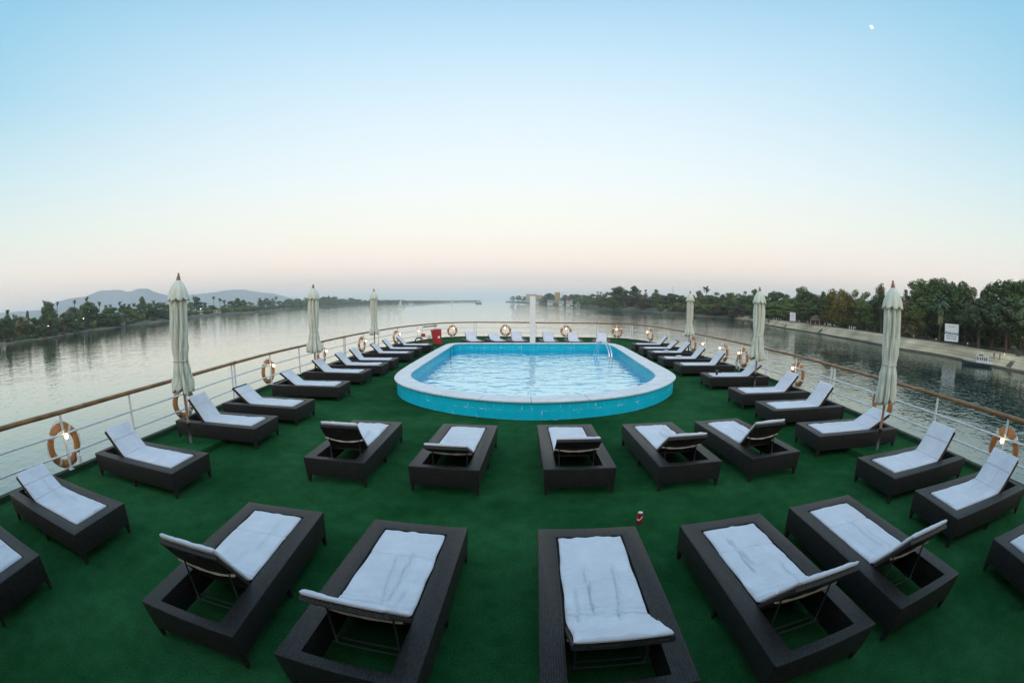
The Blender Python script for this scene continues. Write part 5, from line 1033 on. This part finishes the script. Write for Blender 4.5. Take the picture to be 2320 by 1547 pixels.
def hullmesh(L_, B_, D_, name, m, parent, sheer=.35):
    vs = []; n = 15; pr = [(0, -.35), (.55, -.3), (.92, .25), (1, 1)]
    for i in range(n):
        t = i/(n-1)*2-1; wd = (1-abs(t)**(2.4 if t < 0 else 5))**.7*B_/2+.02; sh = sheer*(t*t if t < 0 else .35*t*t)
        for s in (-1, 1):
            for f, z in pr: vs.append((t*L_/2, s*wd*f, z*D_+(sh if z > .5 else 0)))
    fs = []; k = 8
    for i in range(n-1):
        for s in (0, 4):
            for j in range(3): fs.append((i*k+s+j, (i+1)*k+s+j, (i+1)*k+s+j+1, i*k+s+j+1))
        fs.append((i*k, i*k+4, (i+1)*k+4, (i+1)*k)); fs.append((i*k+3, (i+1)*k+3, (i+1)*k+7, i*k+7))
    fs += [(0, 1, 2, 3, 7, 6, 5, 4), tuple((n-1)*k+q for q in (4, 5, 6, 7, 3, 2, 1, 0))]
    mb = MB(); mb.poly(vs, fs); return mb.build(name, m, parent, 'auto')
hullmesh(9.6, 2.7, .75, 'hull', M_hull, mb_)
mb = MB(); mb.box(-.4, 3.3, -.95, .95, .80, 2.35); mb.build('cabin', M_shipw, mb_, bevel=.06)
mb = MB(); mb.box(-.55, 3.5, -1.08, 1.08, 2.352, 2.45); mb.build('cabin_roof', M_shipw, mb_, bevel=.02)
mb = MB(); mb.box(3.0, 4.7, -1.1, 1.1, .79, 1.15); mb.build('stern_rail', M_shipw, mb_, bevel=.03)
for x in (-.05, .75, 1.45, 2.15, 2.75):
    for s in (-1, 1):
        mb = MB(); a, b_ = sorted((s*.952, s*.965)); mb.box(x-.2, x+.2, a, b_, 1.45, 2.1); mb.build('window', M_win, mb_)
mb = MB(); mb.tube([(-4.3, 0, 1.1), (-4.3, 0, 1.6)], .03, 6); mb.tube([(-4.5, -.3, 1.12), (-2, -1.0, .95), (0, -1.2, .9)], .02, 5); mb.build('bow_rail', M_white, mb_)
mb = MB(); mb.box(.3, 1.6, -.5, .5, 2.452, 2.72); mb.build('roof_box', M_hull, mb_, bevel=.05)
# swimming birds or buoys
for (x, y, lab) in ((139.5, 234.8, 'dark round buoy floating left of the middle right umbrella'), (140.9, 225.6, 'second dark buoy floating close to the embankment end')):
    mb = MB(); mb.lathe([(.1, -.3), (.55, -.1), (.62, .25), (.4, .6), (.1, .72)], 10); o = mb.build('buoy', M_dark, None, True); o.location = (x, y, ZW); tag(o, lab, 'buoy')
# feluccas
M_sail = mat('pale_sail', (.68, .68, .64), .9)
def felucca(x, y, h, rz, label):
    o = empty('sailing_boat', (x, y, ZW), rz); tag(o, label, 'sailing boat', 'distant sailing boats'); hullmesh(h*.62, h*.16, h*.07, 'hull', M_sail if h > 17 else M_hull, o)
    mb = MB(); mb.tube([(-h*.05, 0, 0), (-h*.05, 0, h*.55)], h*.012, 5); mb.tube([(-h*.28, 0, h*.12), (h*.10, 0, h)], h*.008, 5); mb.build('mast', M_wood, o)
    mb = MB(); vs = []
    for i in range(9):
        t = i/8; a = Vector((-h*.28, 0, h*.12)).lerp(Vector((h*.10, 0, h)), t); b_ = Vector((-h*.28, 0, h*.12)).lerp(Vector((h*.22, 0, h*.13)), min(1, t*1.0)); b_ = Vector((-h*.28+h*.5*t, 0, h*.12)); e = Vector((h*.10, 0, h)).lerp(Vector((h*.24, 0, h*.13)), 1-t)
        vs += [tuple(a), tuple(a.lerp(Vector((h*.24, 0, h*.13)), .5)+Vector((0, h*.03*math.sin(t*3.1), 0))), (h*.24, 0, h*.13)]
    n0 = 0; mb.poly(vs, [(i*3, i*3+1, (i+1)*3+1, (i+1)*3) for i in range(8)]+[(i*3+1, i*3+2, (i+1)*3+1) for i in range(8)]); mb.build('sail', M_sail, o, True)
felucca(-273.5, 1038.4, 18, R(20), 'pale sailing boat with a tall sail, nearest of the distant boats')
felucca(-789, 2090, 22, R(0), 'sailing boat against the wooded far bank, between the left umbrellas')
felucca(-288, 952, 7, R(60), 'tiny sailing boat just right of the farthest left umbrella')
felucca(-640, 3600, 40, R(10), 'faint distant sailing boat near the far bank, second from the right')
felucca(-460, 3318, 36, R(30), 'faint distant sailing boat, rightmost one, left of the dark ferry')
fb = empty('ferry_boat', (-482, 2045, ZW), R(5)); tag(fb, 'pale river boat with two masts and a canopy frame off the far left bank', 'boat'); hullmesh(26, 6, 2, 'hull', M_shipw, fb)
mb = MB(); mb.box(-9, 7, -2.2, 2.2, 5.2, 5.7); mb.build('canopy', M_shipw, fb)
for x in (-9, -3, 3, 7):
    mb = MB(); mb.box(x-.3, x+.3, -2, 2, 1.9, 5.2); mb.build('post', M_shipw, fb)
for x in (-10.5, 9):
    mb = MB(); mb.tube([(x, 0, 1.5), (x, 0, 13)], .4, 5); mb.build('mast', M_shipw, fb)
pb = empty('passenger_boat', (-118, 1541, ZW), R(3)); tag(pb, 'passenger boat with dark hull and white upper deck in midstream', 'boat'); hullmesh(22, 6, 2.6, 'hull', M_dark, pb)
mb = MB(); mb.box(-7.5, 8, -2.5, 2.5, 2.65, 5.2); mb.build('cabin', M_shipw, pb)
mb = MB(); mb.box(-8.5, 9, -3, 3, 6.8, 7.2); mb.build('canopy', M_shipw, pb)
for x in (-8, -3, 3, 8):
    mb = MB(); mb.box(x-.15, x+.15, -2.8, 2.8, 5.2, 6.8); mb.build('post', M_shipw, pb)
mb = MB(); mb.tube([(-9.3, 0, 2.6), (-9.3, 0, 9)], .2, 5); mb.build('mast', M_dark, pb)
# moored cruise ships at the right bank
def riverboat(x, y, w_, h, L_, label, wall=None):
    o = empty('moored_ship', (x, y, ZW), -math.atan2(x, y)); tag(o, label, 'ship', 'moored white cruise ships at the far right bank'); hw = w_/2
    mb = MB(); mb.box(-hw, hw, 0, L_, -.4, h*.2); mb.build('hull', M_shipw, o, bevel=.4, seg=1)
    nd = 3; dz = h*.78/nd
    for d_ in range(nd):
        z = h*.2+d_*dz; mb = MB(); mb.box(-hw+.4, hw-.4, .6+d_*.5, L_-.6, z+.01, z+dz-.5); mb.build('deck_house', M_shipw, o)
        mb = MB(); mb.box(-hw, hw, .1, L_, z+dz-.5, z+dz-.2); mb.build('deck_edge', M_shipw, o)
        n = max(3, int(w_/3.2))
        for i in range(n):
            xx = -hw+1.2+(w_-2.4)*(i+.5)/n; mb = MB(); mb.box(xx-.75, xx+.75, .56+d_*.5, .598+d_*.5, z+.6, z+dz-.9); mb.build('window', M_win, o)
riverboat(113.4, 1238, 26, 13, 30, 'widest white cruise ship moored right of the white pillar')
riverboat(123.8, 1089, 13.5, 12, 25, 'white cruise ship moored in the middle of the three right of the pillar')
riverboat(133.4, 1013, 14, 12, 25, 'rightmost white cruise ship moored at the far right bank')
riverboat(94.7, 1580, 18, 12, 30, 'pale cruise ship partly hidden behind the white pillar')
def building(x, y, z, w_, h, dep, m, label, nx, nz, dome=False):
    o = empty('building', (x, y, z-1), -math.atan2(x, y)); tag(o, label, 'building'); mb = MB(); mb.box(-w_/2, w_/2, 0, dep, 0, h+1); mb.build('wall', m, o)
    mb = MB(); mb.box(-w_/2-.3, w_/2+.3, -.3, dep+.3, h+1.002, h+1.5); mb.build('roof', m, o)
    for i in range(nx):
        for j in range(nz):
            xx = -w_/2+w_*(i+.5)/nx; zz = 1+h*(j+.55)/nz; a = min(1.2, w_/nx*.3); c = min(1.3, h/nz*.3); mb = MB(); mb.box(xx-a, xx+a, -.06, -.004, zz-c, zz+c); mb.build('window', M_win, o)
    return o
building(99.1, 1638, -3.5, 28, 27, 20, M_yel, 'ochre building beside the top of the white pillar', 5, 4)
building(75, 1700, -3.5, 40, 31, 20, M_pale, 'pale hazy building just behind the white pillar', 5, 4)
building(128.2, 1222, -3, 15, 29, 14, M_yel, 'tall ochre block behind the moored ships', 3, 6)
building(140.5, 1089, -3.5, 9, 17, 8, M_redw, 'small red tower behind the rightmost moored ship', 2, 3)
building(-445, 497, -5.4, 12, 5, 8, M_pale, 'low pale house among palms right of the nearest left umbrella', 3, 1)
building(-455, 560, -5.4, 20, 4.5, 8, M_pale, 'long low pale house among the palms on the left bank', 4, 1)
building(-465, 677, -5.2, 12, 9, 8, M_pale, 'pale two storey house near the middle left umbrella', 3, 2)
building(-327, 247, -6.4, 7, 3.2, 5, M_pale, 'small pale shed near the water on the left bank', 2, 1)
mast = empty('radio_mast', (128.3, 1104, -5)); tag(mast, 'thin lattice mast with a lamp behind the moored ships', 'mast'); mb = MB(); mb.tube([(0, 0, 0), (0, 0, 34)], [.7, .25], 5); mb.build('shaft', M_grey, mast); mb = MB(); mb.lathe([(.2, 34), (.9, 34.6), (.2, 35.2)], 8); mb.build('lamp', M_lampw, mast)
m3 = empty('radio_mast', (180, 462, -3.3)); tag(m3, 'hair thin radio mast rising above the right bank woods', 'mast'); mb = MB(); mb.tube([(0, 0, 0), (0, 0, 25)], [.35, .12], 5); mb.build('shaft', M_grey, m3); mb = MB(); mb.box(-.6, .6, -.1, .1, 22, 22.2); mb.build('cross_arm', M_grey, m3)
crn = empty('dredger', (137.3, 895, ZW), .2); tag(crn, 'small pale work boat with an A shaped lifting frame right of the moored ships', 'boat'); hullmesh(14, 5, 1.6, 'hull', M_shipw, crn)
mb = MB(); mb.tube([(-5, 0, 1.5), (-1, 0, 10)], .35, 5); mb.tube([(4, 0, 1.5), (-1, 0, 10)], .35, 5); mb.tube([(-3, 0, 5.5), (1.6, 0, 5.5)], .3, 5); mb.build('lifting_frame', M_shipw, crn)
mb = MB(); mb.box(2, 5, -1.5, 1.5, 1.6, 4); mb.build('cabin', M_shipw, crn)
fl = empty('sailing_boat', (131, 945, ZW), .3); tag(fl, 'moored boat with a pale upright sail just right of the white ships', 'sailing boat', 'distant sailing boats'); hullmesh(10, 3, 1, 'hull', M_hull, fl); mb = MB(); mb.poly([(-1.6, 0, 1.2), (1.6, .3, 1.2), (.5, 0, 16), (-1.6, .05, 1.2), (1.6, .35, 1.2), (.5, .05, 16)], [(0, 1, 2), (5, 4, 3)]); mb.build('sail', M_sail, fl)
# mud brick domes on the left
def dome(x, y, z, r, h, m, label):
    o = empty('domed_house', (x, y, z-.5)); tag(o, label, 'house'); mb = MB(); mb.box(-r, r, -r*.8, r*.8, 0, h*.45); mb.build('wall', m, o)
    mb = MB(); mb.lathe([(r*1.05*math.cos(a), h*.45+h*.55*math.sin(a)) for a in (0.01, .3, .6, .9, 1.2, 1.5)], 18); mb.build('roof', m, o, True)
    for i in (-.45, .45):
        q = MB(); q.box(i*r-.6, i*r+.6, -r*.8-.06, -r*.8-.003, h*.12, h*.32); q.build('window', M_win, o)
dome(-301.4, 124.4, -6.2, 6.8, 13, mat('ochre_mud', (.22, .17, .08), .9, .2, .4), 'ochre domed house between the trees at the far left edge')
dome(-340, 196, -5.5, 8, 17, mat('dark_roofing', (.06, .07, .045), .9, .2, .4), 'large dark rounded roof below the flat topped hill')
# tiny bank lamps
def banklamp(x, y, z, h, r, label):
    M_l = M_lampl if r < .12 else M_lampw
    o = empty('bank_lamp', (x, y, z)); tag(o, label, 'street lamp', 'lamps on the banks'); mb = MB(); mb.tube([(0, 0, 0), (0, 0, h)], r*.3, 5); mb.build('post', M_grey, o); mb = MB(); mb.lathe([(r*.2, h), (r, h+r), (r*.2, h+2*r)], 8); mb.build('globe', M_l, o)
for (x, y, z, h, r, l) in ((-289, 143, -7, 5.4, .34, 'leftmost bright white lamp on the left bank'), (-306, 180, -6.5, 6.6, .38, 'brightest white lamp below the dark rounded roof on the left bank'), (-309, 190, -6.5, 7.4, .3, 'white lamp just right of the brightest one on the left bank'), (-470, 527, -5.4, 7, .6, 'pinkish lamp among the palms right of the nearest left umbrella'), (-800, 1950, -5.2, 14, 1.2, 'distant white lamp on the far bank between the left umbrellas'), (-760, 2150, -5.2, 11, 1.1, 'distant lamp on the far bank left of the farthest left umbrella')):
    banklamp(x, y, z, h, r, l)
for i, (az, s) in enumerate(((37.5, 12), (39.6, 13), (42.6, 12.5), (43.3, 12), (46.2, 12), (54.6, 12), (57.9, 11), (62.6, 13), (68.3, 7), (35.6, 12))):
    P = emb(az, s, -5.0 if s > 9 else -5.9); banklamp(P.x, P.y, P.z, .8, .09, ['low lamp left of the hut', 'low lamp at the hut corner', 'low lamp right of the hut', 'second low lamp right of the hut', 'low lamp under the yellowish trees', 'low lamp near the date palm trunk', 'low lamp at the left foot of the billboard', 'low lamp right of the billboard', 'low lamp beside the two people', 'low lamp near the small white sign'][i])
# white painted trunk stubs / bollards on the embankment crest
bo = None
for i, az in enumerate((32.6, 33.0, 34.9, 35.3, 35.6, 35.9, 37.8, 38.1, 38.4, 42.0, 42.4, 42.8, 45.4, 45.7, 46.0)):
    P = emb(az, 10.6, -5.1)
    if bo is None: mb = MB(); mb.lathe([(.16, 0), (.15, 1.3), (.10, 1.45), (.02, 1.5)], 8); bo = mb.build('bollard', M_board, None, True); o = bo
    else: o = bo.copy(); C.objects.link(o)
    o.location = P; tag(o, 'short white post on the crest of the pale embankment', 'post', 'white posts along the embankment crest')
# ------------------------------------------------------------------ moon
mm = emis('moon_surface', (1, .98, .92), 1.6); mb = MB(); D_ = 9000; az, el = R(55.91), R(33.99)
prof = [(.01, -1)]+[(math.cos(a*math.pi/16), math.sin(a*math.pi/16)) for a in range(-7, 8)]+[(.01, 1)]
mb.lathe([(r_*36, z_*36) for r_, z_ in prof], 24); o = mb.build('moon', mm, None, True); o.location = (D_*math.cos(el)*math.sin(az), D_*math.cos(el)*math.cos(az), D_*math.sin(el)); o.scale = (1, .8, 1)
tag(o, 'small pale moon high in the evening sky at upper right', 'moon')
# ------------------------------------------------------------------ haze
hz = bpy.data.materials.new('haze'); hz.use_nodes = True; t = hz.node_tree; t.nodes.clear(); o_ = t.nodes.new('ShaderNodeOutputMaterial'); v = t.nodes.new('ShaderNodeVolumePrincipled')
v.inputs['Color'].default_value = (.94, .98, 1, 1); v.inputs['Density'].default_value = 1.45e-4; v.inputs['Anisotropy'].default_value = .45; t.links.new(v.outputs[0], o_.inputs['Volume'])
mb = MB(); mb.box(-6600, 6600, -1700, 6600, -11, 330); tag(mb.build('haze', hz), 'thin evening haze over the river', kind='stuff')
